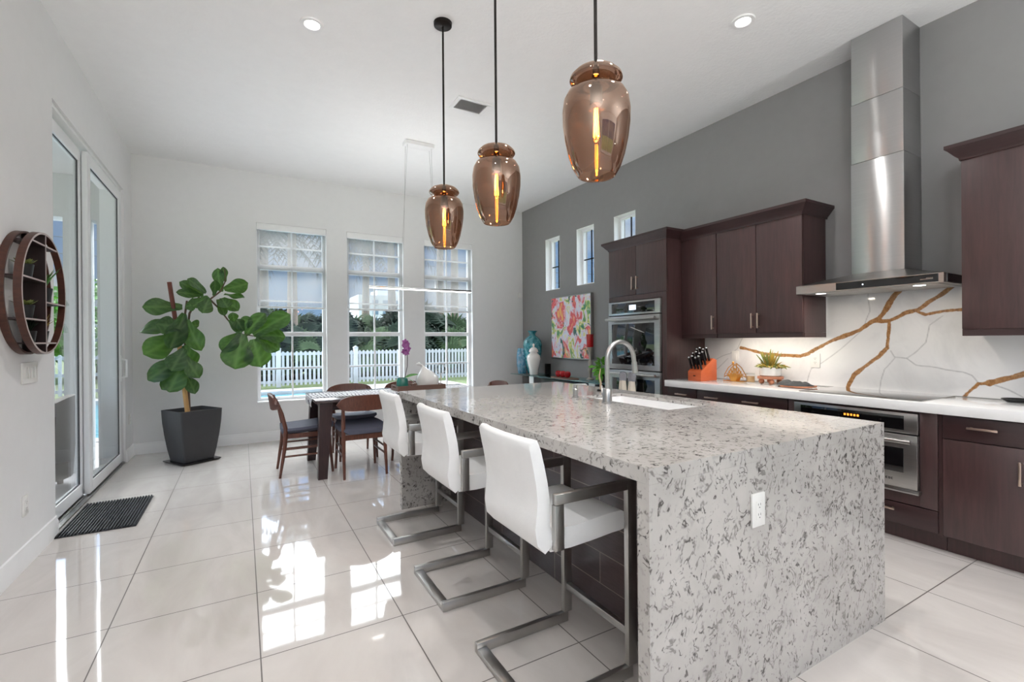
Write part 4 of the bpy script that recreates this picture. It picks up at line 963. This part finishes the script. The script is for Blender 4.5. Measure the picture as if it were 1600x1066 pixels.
def pot_plant(y, z, kind, lb, s=1):
    x = XL+.058
    o = thing('potted_succulent' if kind == 's' else 'potted_spiky_plant', lb, 'potted plant', (x, y, z), 'small pots on the round shelf')
    link('pot', MB().lathe([(.001, .0), (.030*s, .0), (.040*s, .075*s), (.037*s, .077*s), (.034*s, .065*s), (.001, .064*s)], (x, y, z)), 'pot_black', o)
    rnd = random.Random(int(y*1000+z*77)); mb = MB()
    if kind == 's':
        for k in range(26):
            a = k*2.4; t = k/26; d = Vector((math.cos(a), math.sin(a), .25+1.1*(1-t)))
            leafplane(mb, Vector((x, y, z+.07*s))+Vector((math.cos(a), math.sin(a), 0))*.006, d, (0, 0, 1) if t > .4 else (math.cos(a), math.sin(a), -.4), (.03+.035*t)*s, .026*s, -.2)
        link('foliage', mb, 'succulent_leaf', o)
    else:
        for k in range(20):
            a = k*2.4; d = Vector((math.cos(a)*.5*rnd.uniform(.4, 1.2), math.sin(a)*.6*rnd.uniform(.3, 1.2), 1)); b = Vector((x, y, z+.06*s))
            l = rnd.uniform(.09, .16)*s; mb.tube([b, b+d.normalized()*l*.6, b+d.normalized()*l+Vector((d.x*.02, d.y*.02, -.01))], [.004, .006, .001], 5, flat=.4)
        link('foliage', mb, {'d': 'dark_leaf', 'g': 'green_leaf', 'y': 'tan_leaf'}[kind], o)
pot_plant(cy_-.155, cz_+.0755, 's', 'pale succulent in a black pot, upper left of the round shelf')
pot_plant(cy_-.15, cz_-.1545, 's', 'pale succulent in a black pot, middle left of the round shelf')
pot_plant(cy_-.10, cz_-R_+.0705, 'd', 'dark spiky plant in a black pot, lower left of the round shelf', .85)
pot_plant(cy_+.12, cz_-.0445, 'g', 'green spiky plant in a black pot, upper right of the round shelf', 1.15)
pot_plant(cy_+.09, cz_-R_+.0705, 'y', 'yellow-green spiky plant in a black pot, lower right of the round shelf', .9)

# ------------------------------------------------------------------ door mat
o = thing('door_mat', 'dark ribbed rubber mat on the tiles by the sliding door', 'door mat', (-.89, 4.64, 0))
link('base', B(-1.105, -.668, 4.262, 5.025, .0005, .006, bev=.002), 'rubber', o)
mb = MB()
for k in range(23): x = -1.10+k*.0188; mb.box(x, x+.010, 4.264, 5.023, .006, .016, bev=.002)
link('rib', mb, 'rubber', o)

# ------------------------------------------------------------------ fiddle-leaf fig in a planter
px_, py_ = -.49, 6.30
o = thing('potted_fig_tree', 'leaning fiddle-leaf fig in a square charcoal planter in the corner', 'potted plant', (px_, py_, 0))
th = math.radians(31)
def sq(h, z, r=.02, c=(px_, py_)):
    P = rr(-h, h, -h, h, r, z, 3); return [(c[0]+p[0]*math.cos(th)-p[1]*math.sin(th), c[1]+p[0]*math.sin(th)+p[1]*math.cos(th), z) for p in P]
mb = MB(); mb.rings([sq(.155, .024), sq(.175, .14), sq(.195, .30), sq(.208, .44), sq(.214, .575), sq(.20, .577), sq(.195, .54)], cap=False)
mb.bm.faces.new([mb.bm.verts.new(p) for p in sq(.156, .024)][::-1])
link('planter', mb, 'planter_grey', o)
link('saucer', MB().rings and (lambda b: (b.rings([sq(.19, .001), sq(.205, .012), sq(.205, .02), sq(.18, .0235)]), b)[1])(MB()), 'mirror_dark', o)
mb = MB(); mb.rings([sq(.196, .50), sq(.196, .535)]); link('soil', mb, 'soil', o)
link('bamboo_stake', MB().tube([(px_-.035, py_-.05, .52), (px_-.10, py_-.05, 1.2), (px_-.105, py_-.05, 1.3)], [.024, .022, .022], 10), 'bamboo', o)
link('red_stake', MB().tube([(px_-.105, py_-.048, 1.28), (px_-.19, py_-.05, 1.97)], [.021, .022], 10), 'red_stake', o)
FM, D_ = 733.85, None
def at_px(u, v, Y):
    d = rt2*((u-800)/F_)-up2*((v-533)/F_)+fw; k = Y/d.y; return Vector((d.x*k, Y, d.z*k+1.31))
stemp = [at_px(296, 645, 6.26), at_px(294, 600, 6.26), at_px(290, 550, 6.27), at_px(288, 500, 6.28), at_px(292, 470, 6.28)]
link('trunk', MB().tube(stemp, [.014, .013, .012, .011, .01], 8), 'bark', o)
br1 = [at_px(290, 540, 6.27), at_px(296, 490, 6.25), at_px(312, 462, 6.2), at_px(328, 468, 6.15), at_px(342, 482, 6.1), at_px(356, 500, 6.05), at_px(376, 522, 6.0), at_px(402, 526, 5.95)]
br2 = [br1[3], at_px(345, 455, 6.15), at_px(352, 440, 6.15), at_px(351, 420, 6.15)]
link('branch', MB().tube(br1, [.012, .011, .010, .010, .009, .008, .007, .006], 8), 'bark', o); link('branch', MB().tube(br2, [.009, .008, .006, .003], 8), 'bark', o)
lf = MB(); rl = lf.bm.verts.layers.float_color.new('rib')
def fig_leaf(base, tip, wd, face, curl=.12, seed=0):
    base = Vector(base); d = Vector(tip)-base; l = d.length; d.normalize(); n = Vector(face); n = (n-d*n.dot(d)).normalized(); s = d.cross(n)
    nu, nv = 12, 8; V = []
    for i in range(nu+1):
        t = i/nu
        wv = wd*(.10+.9*max(0, math.sin(PI*min(1, (t*.96+.04)))**.6)*(.62+.5*t-.18*math.sin(PI*2*t))) * (1 if i < nu else .25)
        row = []
        for j in range(nv+1):
            u = j/nv*2-1; wave = .035*l*math.sin(9*t+seed+u*1.5)*abs(u)
            p = base+d*l*t+s*wv/2*u+n*(-curl*l*t*t+.22*wv*abs(u)**1.3*.6-.10*wv*u*u+wave)
            q = lf.bm.verts.new(p); k = 1.0 if j == nv//2 else (.5 if (i+abs(j-nv//2)) % 3 == 0 else 0); q[rl] = (k, k, k, 1); row.append(q)
        V.append(row)
    for a, b in zip(V, V[1:]):
        for j in range(nv): lf.bm.faces.new((a[j], a[j+1], b[j+1], b[j]))
LV = [  # base px, tip px, width px, depth, facing jitter
 ((285, 480), (222, 478), 34, 6.22), ((288, 500), (216, 515), 40, 6.15), ((286, 520), (226, 556), 52, 6.12), ((288, 560), (228, 590), 40, 6.12), ((288, 565), (262, 612), 46, 6.1),
 ((290, 585), (308, 612), 26, 6.15), ((288, 490), (268, 545), 40, 6.05), ((290, 480), (306, 474), 30, 6.15), ((292, 500), (308, 548), 38, 6.1), ((288, 545), (268, 578), 36, 6.0), ((286, 555), (312, 590), 30, 6.05),
 ((285, 580), (250, 606), 30, 6.2), ((292, 510), (310, 508), 30, 6.2), ((286, 515), (246, 502), 40, 6.05), ((288, 540), (300, 570), 34, 6.2),
 ((318, 462), (276, 455), 22, 6.15), ((318, 460), (282, 440), 22, 6.2), ((322, 458), (296, 434), 28, 6.15), ((326, 464), (300, 478), 26, 6.1), ((326, 466), (318, 488), 28, 6.05), ((334, 462), (340, 440), 22, 6.1),
 ((346, 456), (337, 420), 24, 6.15), ((350, 452), (386, 446), 32, 6.1), ((350, 460), (382, 464), 28, 6.05), ((348, 466), (372, 482), 26, 6.1), ((346, 466), (356, 480), 26, 6.0), ((352, 440), (350, 418), 14, 6.15), ((340, 468), (352, 492), 18, 6.05),
 ((376, 520), (346, 548), 40, 5.95), ((378, 522), (366, 576), 56, 5.9), ((366, 505), (364, 490), 18, 6.0), ((370, 512), (392, 498), 28, 6.0), ((384, 524), (408, 488), 34, 5.95), ((396, 524), (450, 488), 46, 5.92), ((400, 526), (444, 520), 40, 5.9), ((400, 528), (438, 542), 40, 5.88), ((396, 530), (406, 572), 48, 5.88), ((380, 518), (372, 500), 24, 5.95), ((358, 500), (378, 520), 20, 5.98)]
for i, (b, t, w, Y) in enumerate(LV):
    P = at_px(*b, Y+.04); Q = at_px(*t, Y-.03); toward = (Vector((0, 0, 1.31))-P).normalized()
    rnd = random.Random(i); fig_leaf(P, Q, w*.0057, toward+Vector((rnd.uniform(-.8, .8), rnd.uniform(-.3, .3), rnd.uniform(-.2, 1.1))), rnd.uniform(.05, .28), i)
link('foliage', lf, 'fiddle_leaf', o, angle=80)

# ------------------------------------------------------------------ dining set
TX0, TX1, TY0_, TY1_, DTZ = .60, 2.45, 4.80, 5.66, .75
o = thing('dining_table', 'dark wood dining table with splayed legs by the back windows', 'dining table', (1.52, 5.23, 0))
link('tabletop', B(TX0, TX1, TY0_, TY1_, DTZ-.03, DTZ, bev=.004), 'table_dark', o)
link('apron', MB().box(TX0+.08, TX1-.08, TY0_+.06, TY0_+.085, DTZ-.11, DTZ-.0305).box(TX0+.08, TX1-.08, TY1_-.085, TY1_-.06, DTZ-.11, DTZ-.0305).box(TX0+.08, TX0+.105, TY0_+.085, TY1_-.085, DTZ-.11, DTZ-.0305).box(TX1-.105, TX1-.08, TY0_+.085, TY1_-.085, DTZ-.11, DTZ-.0305), 'table_dark', o)
for sx, x in ((-1, TX0+.10), (1, TX1-.10)):
    for sy, y in ((-1, TY0_+.08), (1, TY1_-.08)):
        mb = MB(); a, b = .06, .042; fx_, fy_ = x+sx*.045, y+sy*.07
        mb.rings([[(fx_-b, fy_-b, 0), (fx_+b, fy_-b, 0), (fx_+b, fy_+b, 0), (fx_-b, fy_+b, 0)], [(x-a, y-a, DTZ-.031), (x+a, y-a, DTZ-.031), (x+a, y+a, DTZ-.031), (x-a, y+a, DTZ-.031)]])
        link('leg', mb, 'table_leg', o)
# runner draped over the left end
mb = MB(); R = []
path = [(TX0-.012, DTZ-.085), (TX0-.016, DTZ-.05), (TX0-.008, DTZ-.005), (TX0+.02, DTZ+.006)]+[(TX0+.02+k*(TX1-TX0-.06)/14, DTZ+.005+.0022*math.sin(k*2.1)) for k in range(1, 15)]
for x, z in path: R.append([(x, 5.02, z), (x, 5.48, z), (x+.001, 5.48, z-.003), (x+.001, 5.02, z-.003)])
mb.rings(R); tag(link('table_runner', mb, 'runner_cloth'), 'white and grey patterned runner along the dining table', 'table runner')
def chair():
    o = thing('dining_chair', '', 'dining chair', (0, 0, 0), 'walnut dining chairs around the table')
    # local: front towards +Y, rear legs at y=-.235
    for s in (-1, 1):
        link('leg', MB().tube([(s*.20, -.245, 0), (s*.198, -.20, .30), (s*.197, -.19, .46), (s*.205, -.225, .62), (s*.212, -.275, .765)], [.012, .019, .021, .017, .012], 10), 'walnut', o)
    for s in (-1, 1):
        link('leg', MB().tube([(s*.20, .235, 0), (s*.185, .20, .42)], [.012, .02], 10), 'walnut', o)
    link('seat_rail', MB().bar([(-.18, -.19, .385), (.18, -.19, .385)], .022, .05).bar([(-.18, .20, .395), (.18, .20, .395)], .022, .045).bar([(-.19, -.19, .395), (-.185, .20, .395)], .02, .045).bar([(.19, -.19, .395), (.185, .20, .395)], .02, .045), 'walnut', o)
    for s in (-1, 1):
        link('stretcher', MB().tube([(s*.196, -.205, .27), (s*.19, .21, .27)], .010, 8), 'walnut', o); link('stretcher', MB().tube([(s*.197, -.21, .20), (s*.192, .212, .20)], .010, 8), 'walnut', o)
    mb = MB(); R = []
    for k in range(11):
        t = k/10; y = -.22+.47*t; w = .185+.045*math.sin(PI*min(1, t*1.1))**.5; z = .425+.03*t*t+.008
        R.append([(-w, y, z+.045-.004), (-w*.6, y, z+.034), (0, y, z+.03), (w*.6, y, z+.034), (w, y, z+.041), (w+.008, y, z+.018), (w*.8, y, z-.018), (-w*.8, y, z-.018), (-w-.008, y, z+.018)])
    mb.rings(R); link('seat', mb, 'upholstery', o, angle=60)
    mb = MB(); R = []
    for k in range(17):
        t = k/16*2-1; x = t*.27; y = -.262-.055*(1-t*t)+.0; h = .072*(1-abs(t)**3.2)**.5+.004; th_ = .011; zc = .715+.012*(1-t*t)
        R.append([(x, y+th_+.012, zc-h), (x, y+th_, zc), (x, y+th_-.012, zc+h), (x, y-th_-.012, zc+h), (x, y-th_, zc), (x, y-th_+.012, zc-h)])
    mb.rings(R); link('backrest', mb, 'walnut', o, angle=50)
    return o
C0 = chair()
CL = [((.55, 5.23, 0), -PI/2, 'walnut dining chair at the left end of the table, seen side on'), ((1.03, 4.895, 0), 0, 'walnut dining chair on the near side of the table, its back to the viewer'),
      ((1.62, 4.90, 0), 0, 'walnut dining chair on the near side, mostly hidden behind the farthest stool'), ((1.12, 5.62, 0), PI, 'walnut dining chair on the window side of the table, left one'),
      ((1.80, 5.62, 0), PI, 'walnut dining chair on the window side of the table, behind the tray'), ((2.52, 5.23, 0), PI/2, 'walnut dining chair at the right end of the table, only its top in view')]
for i, (l, r, lb) in enumerate(CL):
    q = C0 if i == 0 else copy_tree(C0)
    q.location = l; q.rotation_euler = (0, 0, r); q['label'] = lb
# tray and its contents
RZ_ = DTZ+.0105
o = thing('wooden_tray', 'brown wooden tray with handle slots on the dining table', 'tray', (1.745, 5.2, RZ_))
a0, a1, b0, b1 = 1.47, 2.03, 5.075, 5.345
link('bottom', B(a0, a1, b0, b1, RZ_, RZ_+.01), 'tray_wood', o)
link('side', MB().box(a0, a1, b0, b0+.012, RZ_+.01, RZ_+.055).box(a0, a1, b1-.012, b1, RZ_+.01, RZ_+.055), 'tray_wood', o)
for x in (a0, a1-.012): link('handle_end', MB().box(x, x+.012, b0+.0125, b0+.08, RZ_+.01, RZ_+.055).box(x, x+.012, b1-.08, b1-.0125, RZ_+.01, RZ_+.055).box(x, x+.012, b0+.08, b1-.08, RZ_+.01, RZ_+.026).box(x, x+.012, b0+.08, b1-.08, RZ_+.044, RZ_+.055), 'tray_wood', o)
vz = RZ_+.0105; vx, vy = 1.86, 5.22
mb = MB(); R = []
# bird-shaped jug: body swells, neck leans to the left and ends in a beak
dx, dy = -.867, .498     # direction of 'left' as the beak points
pr = [(0, 0, .092, 0), (0, .012, .112, 0), (0, .045, .130, 0), (0, .085, .134, 0), (0, .12, .126, 0), (0, .15, .110, .05), (.003, .175, .090, .1), (.009, .198, .069, .15), (.018, .220, .052, .3), (.030, .238, .043, .5), (.046, .254, .038, .8), (.068, .266, .032, 1.05), (.092, .272, .022, 1.3), (.115, .272, .012, 1.45), (.13, .27, .003, 1.5)]
for s_, h, r, tilt in pr:
    row = []
    for k in range(28):
        a = 2*PI*k/28; u, v = r*math.cos(a), r*math.sin(a)*(.8 if h > .2 else .92)
        row.append((vx+dx*(s_+u*math.cos(tilt))-(-dy)*v*0+(-dy)*v*-1*0 + dy*v, vy+dy*(s_+u*math.cos(tilt))-dx*v, vz+h+u*math.sin(tilt)))
    R.append(row)
mb.rings(R); tag(link('bird_vase', mb, 'white_ceramic', angle=60), 'white bird-shaped ceramic vase standing in the wooden tray', 'vase')
o = thing('ring_ornament', 'dark wire ring ornament on a stem behind the white bird vase', 'ornament', (2.05, 5.40, DTZ+.011))
ox, oy = 2.10, 5.41
link('ring', MB().tube([(ox+.058*math.cos(a)*.867, oy-.058*math.cos(a)*.498, .972+.058*math.sin(a)) for a in [2*PI*k/30 for k in range(30)]], .005, 8, closed=True), 'dark_steel', o)
link('stem', MB().tube([(ox, oy, DTZ+.012), (ox, oy, .914)], .005, 8).lathe([(.001, 0), (.045, 0), (.045, .008), (.001, .01)], (ox, oy, DTZ+.011)), 'twig', o)
hx, hy = 1.56, 5.20
o = thing('potted_orchid', 'purple orchid in a teal glass pot at the tray end', 'potted plant', (hx, hy, vz))
link('pot', MB().lathe([(.001, .001), (.055, .001), (.066, .02), (.066, .09), (.055, .125), (.05, .128), (.05, .11), (.06, .085), (.06, .03)], (hx, hy, vz)), 'teal_glass', o)
mb = MB(); leafplane(mb, (hx+.01, hy, vz+.11), (.7, -.4, .55), (-.3, -.3, .9), .17, .07, .35, 8); leafplane(mb, (hx, hy, vz+.11), (-.5, .3, .5), (.3, 0, .9), .11, .05, .4, 8); leafplane(mb, (hx, hy, vz+.11), (.6, -.35, .15), (0, 0, 1), .13, .05, .5, 8)
link('leaf', mb, 'green_leaf', o)
link('stem', MB().tube([(hx+.02, hy, vz+.10), (hx+.05, hy-.02, vz+.25), (hx+.055, hy-.02, vz+.42), (hx+.04, hy-.02, vz+.50)], .0035, 7), 'dark_leaf', o)
mb = MB(); rnd = random.Random(9)
for f in range(9):
    c = Vector((hx+.045+rnd.uniform(-.035, .03), hy-.03+rnd.uniform(-.02, .02), vz+.41+f*.015)); fd = Vector((rnd.uniform(-.6, .2), -1, rnd.uniform(-.2, .4))).normalized()
    for k in range(5):
        a = 2*PI*k/5+f; s = fd.cross(Vector((0, 0, 1))).normalized(); u = s.cross(fd); d = s*math.cos(a)+u*math.sin(a)+fd*.25
        leafplane(mb, c, d, fd, .038, .03, .1, 4)
link('flower', mb, 'purple_petal', o)
o = thing('bead_garland', 'brown and white wooden bead garland in the tray', 'beads', (1.67, 5.15, vz))
mbs = [MB(), MB()]; rnd = random.Random(2)
for k in range(14):
    a = k*2.4; r = .012+.0022*k; mbs[k % 2].ball((1.68+r*math.cos(a)*1.3, 5.15+r*math.sin(a)*.9, vz+.02+(.03 if k < 5 else 0)), .019, seg=12, rg=8)
link('brown_bead', mbs[0], 'tray_wood', o); link('white_bead', mbs[1], 'white_ceramic', o)

# ------------------------------------------------------------------ outdoors
GZ_ = -.14
def ring_plane(x0, x1, y0, y1, z, holes, mat, name, th=.05):
    A = sorted({x0, x1, *[h[0] for h in holes], *[h[1] for h in holes]}); Bq = sorted({y0, y1, *[h[2] for h in holes], *[h[3] for h in holes]}); mb = MB()
    for a, b in zip(A, A[1:]):
        for c, d in zip(Bq, Bq[1:]):
            if any(h[0] < (a+b)/2 < h[1] and h[2] < (c+d)/2 < h[3] for h in holes): continue
            mb.box(a, b, c, d, z-th, z)
    return struct(name, mb, mat)
PO = (-6.2, 2.2, 9.3, 15.4)
house = (XL-.2, XR+.2, YF-.3, YB+.2)
ring_plane(-14, 12, -6, 16.2, GZ_, [PO, house, (-14, -7.2, -6, 16.2), (6.5, 12, -6, 16.2)], 'paver', 'pool_deck')
ring_plane(-90, 90, -60, 140, GZ_-.001, [(-7.2, 6.5, -6, 16.2)], 'grass', 'lawn', .2)
struct('pool_water', B(PO[0], PO[1], PO[2], PO[3], GZ_-.2, GZ_-.09), 'water')
mb = MB(); w = .3
mb.box(PO[0]-w, PO[1]+w, PO[3]-.02, PO[3]+w, GZ_-.1, GZ_+.02, bev=.01).box(PO[0]-w, PO[1]+w, PO[2]-w, PO[2]+.02, GZ_-.1, GZ_+.02, bev=.01).box(PO[1]-.02, PO[1]+w, PO[2]+.02, PO[3]-.02, GZ_-.1, GZ_+.02, bev=.01).box(PO[0]-w, PO[0]+.02, PO[2]+.02, PO[3]-.02, GZ_-.1, GZ_+.02, bev=.01)
struct('pool_coping', mb, 'paver')
# white picket fence
FY = 16.8; z0 = GZ_
fo = thing('picket_fence', 'long white picket fence across the lawn beyond the pool', 'fence', (2, FY, z0))
def fence_run(o, x0, n, y, h=1.16, step=2.4):
    for k in range(n+1):
        x = x0+k*step
        link('post', MB().box(x-.07, x+.07, y-.07, y+.07, z0, z0+h+.08, bev=.01).prism([(x-.09, z0+h+.08), (x+.09, z0+h+.08), (x, z0+h+.15)], 'y', y-.09, y+.09), 'fence_white', o)
        if k == n: break
        mb = MB()
        for z in (.12, .56, h-.14): mb.box(x+.07, x+step-.07, y+.0, y+.04, z0+z, z0+z+.09)
        m_ = 17
        for j in range(m_):
            u = x+.07+(j+.5)*(step-.14)/m_; mb.prism([(u-.037, z0+.05), (u+.037, z0+.05), (u+.037, z0+h-.03), (u, z0+h), (u-.037, z0+h-.03)], 'y', y-.022, y)
        link('picket_panel', mb, 'fence_white', o)
fence_run(fo, -11, 9, FY)
# palms behind
def frond(mb, c, a, l, up_, w=.5, n=16):
    d = Vector((math.cos(a), math.sin(a), 0)); pts = [c+d*l*t+Vector((0, 0, up_*l*t-.75*l*t*t)) for t in [k/n for k in range(n+1)]]
    for i in range(1, n):
        p = pts[i]; t = (pts[i+1]-pts[i-1]).normalized(); s = t.cross(Vector((0, 0, 1))).normalized()
        for sg in (-1, 1):
            q = p+s*sg*w*math.sin(PI*(i/n)*.9+.25)+t*.25+Vector((0, 0, -.25)); k = t*.045
            mb.bm.faces.new([mb.bm.verts.new(x) for x in (p-k, p+k, q)])
    mb.tube(pts, [.03*(1-t*.8) for t in [k/n for k in range(n+1)]], 4)
def palm(h, seed, fan=False):
    rnd = random.Random(seed); o = thing('palm_tree', '', 'palm tree', (0, 0, 0), 'tall palms beyond the fence')
    link('trunk', MB().tube([(0, 0, 0), (.05, 0, h*.4), (.0, .05, h)], [.26, .2, .15], 12), 'palm_trunk', o)
    mb = MB()
    for k in range(22): frond(mb, Vector((0, .05, h)), k*2.4, rnd.uniform(2.2, 3.0), rnd.uniform(-.1, .9), .55)
    link('crown', mb, 'dark_leaf', o); return o
def ground_at(u, Y): p = at_px(u, 545, Y); return (p.x, Y, GZ_-.05)
p0 = palm(6.6, 1); p1 = palm(9.5, 2)
PAL = [(p0, 415, 24, 'tall palm seen at the left of the left window'), (p0, 456, 21, 'tall thick-trunked palm in the middle of the left window'), (p0, 572, 25, 'tall palm with low crown in the middle window'), (p0, 612, 23, 'tall palm at the right side of the middle window'),
       (p1, 689, 24, 'tall bare palm trunk left of two in the right window'), (p1, 710, 22, 'tall bare palm trunk right of two in the right window')]
used = set()
for src, u, Y, lb in PAL:
    q = copy_tree(src) if src.name in used else src
    used.add(src.name); q.location = ground_at(u, Y); q.rotation_euler = (0, 0, u*.37); q['label'] = lb
# palmetto shrubs along the fence
def shrub(seed, mat='dark_leaf', hgt=2.3):
    rnd = random.Random(seed); o = thing('palmetto_shrub', '', 'shrub', (0, 0, 0), 'fan palm shrubs behind the fence'); mb = MB()
    for k in range(120):
        a = rnd.uniform(0, 2*PI); r = rnd.uniform(.1, 1.35); z = hgt*(.15+.8*rnd.random()*(1-.45*r/1.2)); c = Vector((r*math.cos(a), r*math.sin(a), z))
        n = Vector((math.cos(a)*.7, math.sin(a)*.7, rnd.uniform(.1, .9))).normalized(); s = n.cross(Vector((0, 0, 1))).normalized(); u = s.cross(n); rad = rnd.uniform(.4, .7)
        for j in range(13):
            t = -1.9+3.8*j/12; d = s*math.sin(t)+u*math.cos(t); e_ = (s*math.cos(t)-u*math.sin(t))*.05
            mb.bm.faces.new([mb.bm.verts.new(x) for x in (c, c+d*rad*.55+e_+n*.05, c+d*rad-n*.08*rad, c+d*rad*.55-e_+n*.05)])
    link('foliage', mb, mat, o, smooth=False)
    link('stem', MB().tube([(0, 0, 0), (.05, 0, hgt*.5)], [.12, .08], 8), 'bark', o)
    return o
SR = [shrub(11), shrub(12, 'dark_leaf', 2.6), shrub(13, 'fan_leaf', 2.2)]
k = 0
for row, (Y, n, u0, u1) in enumerate(((19.7, 10, 395, 745), (22.0, 9, 390, 750))):
    for i in range(n):
        src = SR[k % 3]; q = src if k < 3 else copy_tree(src)
        q.location = ground_at(u0+(u1-u0)*i/(n-1)+random.uniform(-6, 6), Y+random.uniform(-.4, .4)); q.rotation_euler = (0, 0, random.uniform(0, 6)); s = random.uniform(.9, 1.1)*(1.3 if row else 1.05); q.scale = (s, s, s)
        q['label'] = 'fan palm shrub in the dark hedge behind the picket fence'; k += 1
# broad trees seen through the sliding door
def tree(seed, h, r, mat):
    rnd = random.Random(seed); o = thing('garden_tree', '', 'tree', (0, 0, 0), 'trees beyond the pool on the left')
    link('trunk', MB().tube([(0, 0, 0), (.1, 0, h*.4), (.05, .1, h*.75)], [.2, .15, .06], 8), 'bark', o); mb = MB()
    for k in range(1300):
        u = Vector((rnd.gauss(0, 1), rnd.gauss(0, 1), rnd.gauss(0, 1))).normalized()*rnd.uniform(.55, 1)**.5; c = Vector((u.x*r, u.y*r, h*.58+u.z*h*.42)); c *= 1+.12*noise.noise(c*1.3)
        d = Vector((rnd.uniform(-1, 1), rnd.uniform(-1, 1), rnd.uniform(-.6, .6))); leafplane(mb, c, d, (rnd.uniform(-.5, .5), rnd.uniform(-.5, .5), 1), .42, .2, .2, 3)
    link('crown', mb, mat, o); return o
t0 = tree(1, 4.0, 2.0, 'spring_leaf'); t1 = tree(2, 3.4, 1.8, 'green_leaf')
TR = [(t0, (-10.5, 24.5), 'bright green tree seen through the near glass door panel'), (t1, (-7.9, 26.5), 'darker green tree seen through the far glass door panel'), (t1, (-13.5, 25.0), 'green tree partly hidden by the round wall shelf'), (t0, (-5.0, 25), 'bright green tree behind the door frame'), (t0, (-17.0, 27.0), 'bright green tree hidden behind the wall shelf')]
us = set()
for src, (x, y), lb in TR:
    q = copy_tree(src) if src.name in us else src
    us.add(src.name); q.location = (x, y, GZ_-.05); q.rotation_euler = (0, 0, x); q['label'] = lb
# distant building
bo = thing('apartment_building', 'white multi-storey apartment building far beyond the palms', 'building', (0, 0, 0))
bp = at_px(610, 540, 130); bp.z = -.3
OFF[bo.name] = Vector((0, 0, 0)); bo.location = (0, 0, 0)
bw = 17; bh = 14.0
link('wall', MB().box(bp.x-bw/2, bp.x+bw/2, 130, 142, -.3, bh).box(bp.x-3, bp.x+3, 132, 140, bh, bh+1.6), 'building_white', bo)
for i in range(6):
    for j in range(5): x = bp.x-bw/2+1+i*2.75; z = 1.2+j*2.5; link('window', B(x, x+1.5, 129.9, 130.2, z, z+1.5), 'window_blue', bo)
for i, (z, lb) in enumerate(((7.6, 'upper black power line crossing the sky beyond the palms'), (6.6, 'lower black power line crossing the sky beyond the palms'))):
    tag(link('power_line', MB().tube([(-30+t*7, 38, z+.9*((t-5)/5)**2) for t in range(12)], .022, 5), 'cable_black'), lb, 'cable')
# covered patio outside the sliding door
struct('patio_ceiling', B(-5.4, XL-.21, 0.5, 7.25, 3.2, 3.35), 'stucco')
struct('patio_beam', MB().box(-5.4, -5.1, .5, 7.25, 2.72, 3.2).box(-5.1, XL-.21, 7.0, 7.25, 2.72, 3.2), 'stucco')
struct('patio_column', B(-1.72, -1.50, 7.0, 7.22, GZ_, 2.72), 'stucco')
struct('patio_column', B(-1.42, XL-.201, 6.95, 7.2, GZ_, 2.72), 'stucco')
wx, wy = -1.90, 6.32
o = thing('wicker_chair', 'brown wicker patio chair outside the sliding door', 'patio chair', (wx, wy, GZ_))
mb = MB(); R = []
for k in range(15):
    a = PI*(-.5+1.0*k/14); r0, r1 = .34, .40; x, y = math.cos(a), math.sin(a); top = .44+.50*math.sin(PI*k/14)**.5
    R.append([(wx+x*r0, wy+y*r0, GZ_+.12), (wx+x*r1, wy+y*r1, GZ_+.12), (wx+x*(r1+.05), wy+y*(r1+.05), GZ_+top), (wx+x*(r0+.03), wy+y*(r0+.03), GZ_+top)])
mb.rings(R); link('wicker_shell', mb, 'wicker', o)
link('seat', B(wx-.33, wx+.34, wy-.33, wy+.33, GZ_+.2, GZ_+.36, bev=.03), 'wicker', o); link('cushion', B(wx-.26, wx+.33, wy-.3, wy+.3, GZ_+.361, GZ_+.46, bev=.03), 'cushion', o)
for sx in (-1, 1):
    for sy in (-1, 1): link('leg', MB().cyl((wx+sx*.25, wy+sy*.25, GZ_), (wx+sx*.25, wy+sy*.25, GZ_+.2), .025), 'wicker', o)
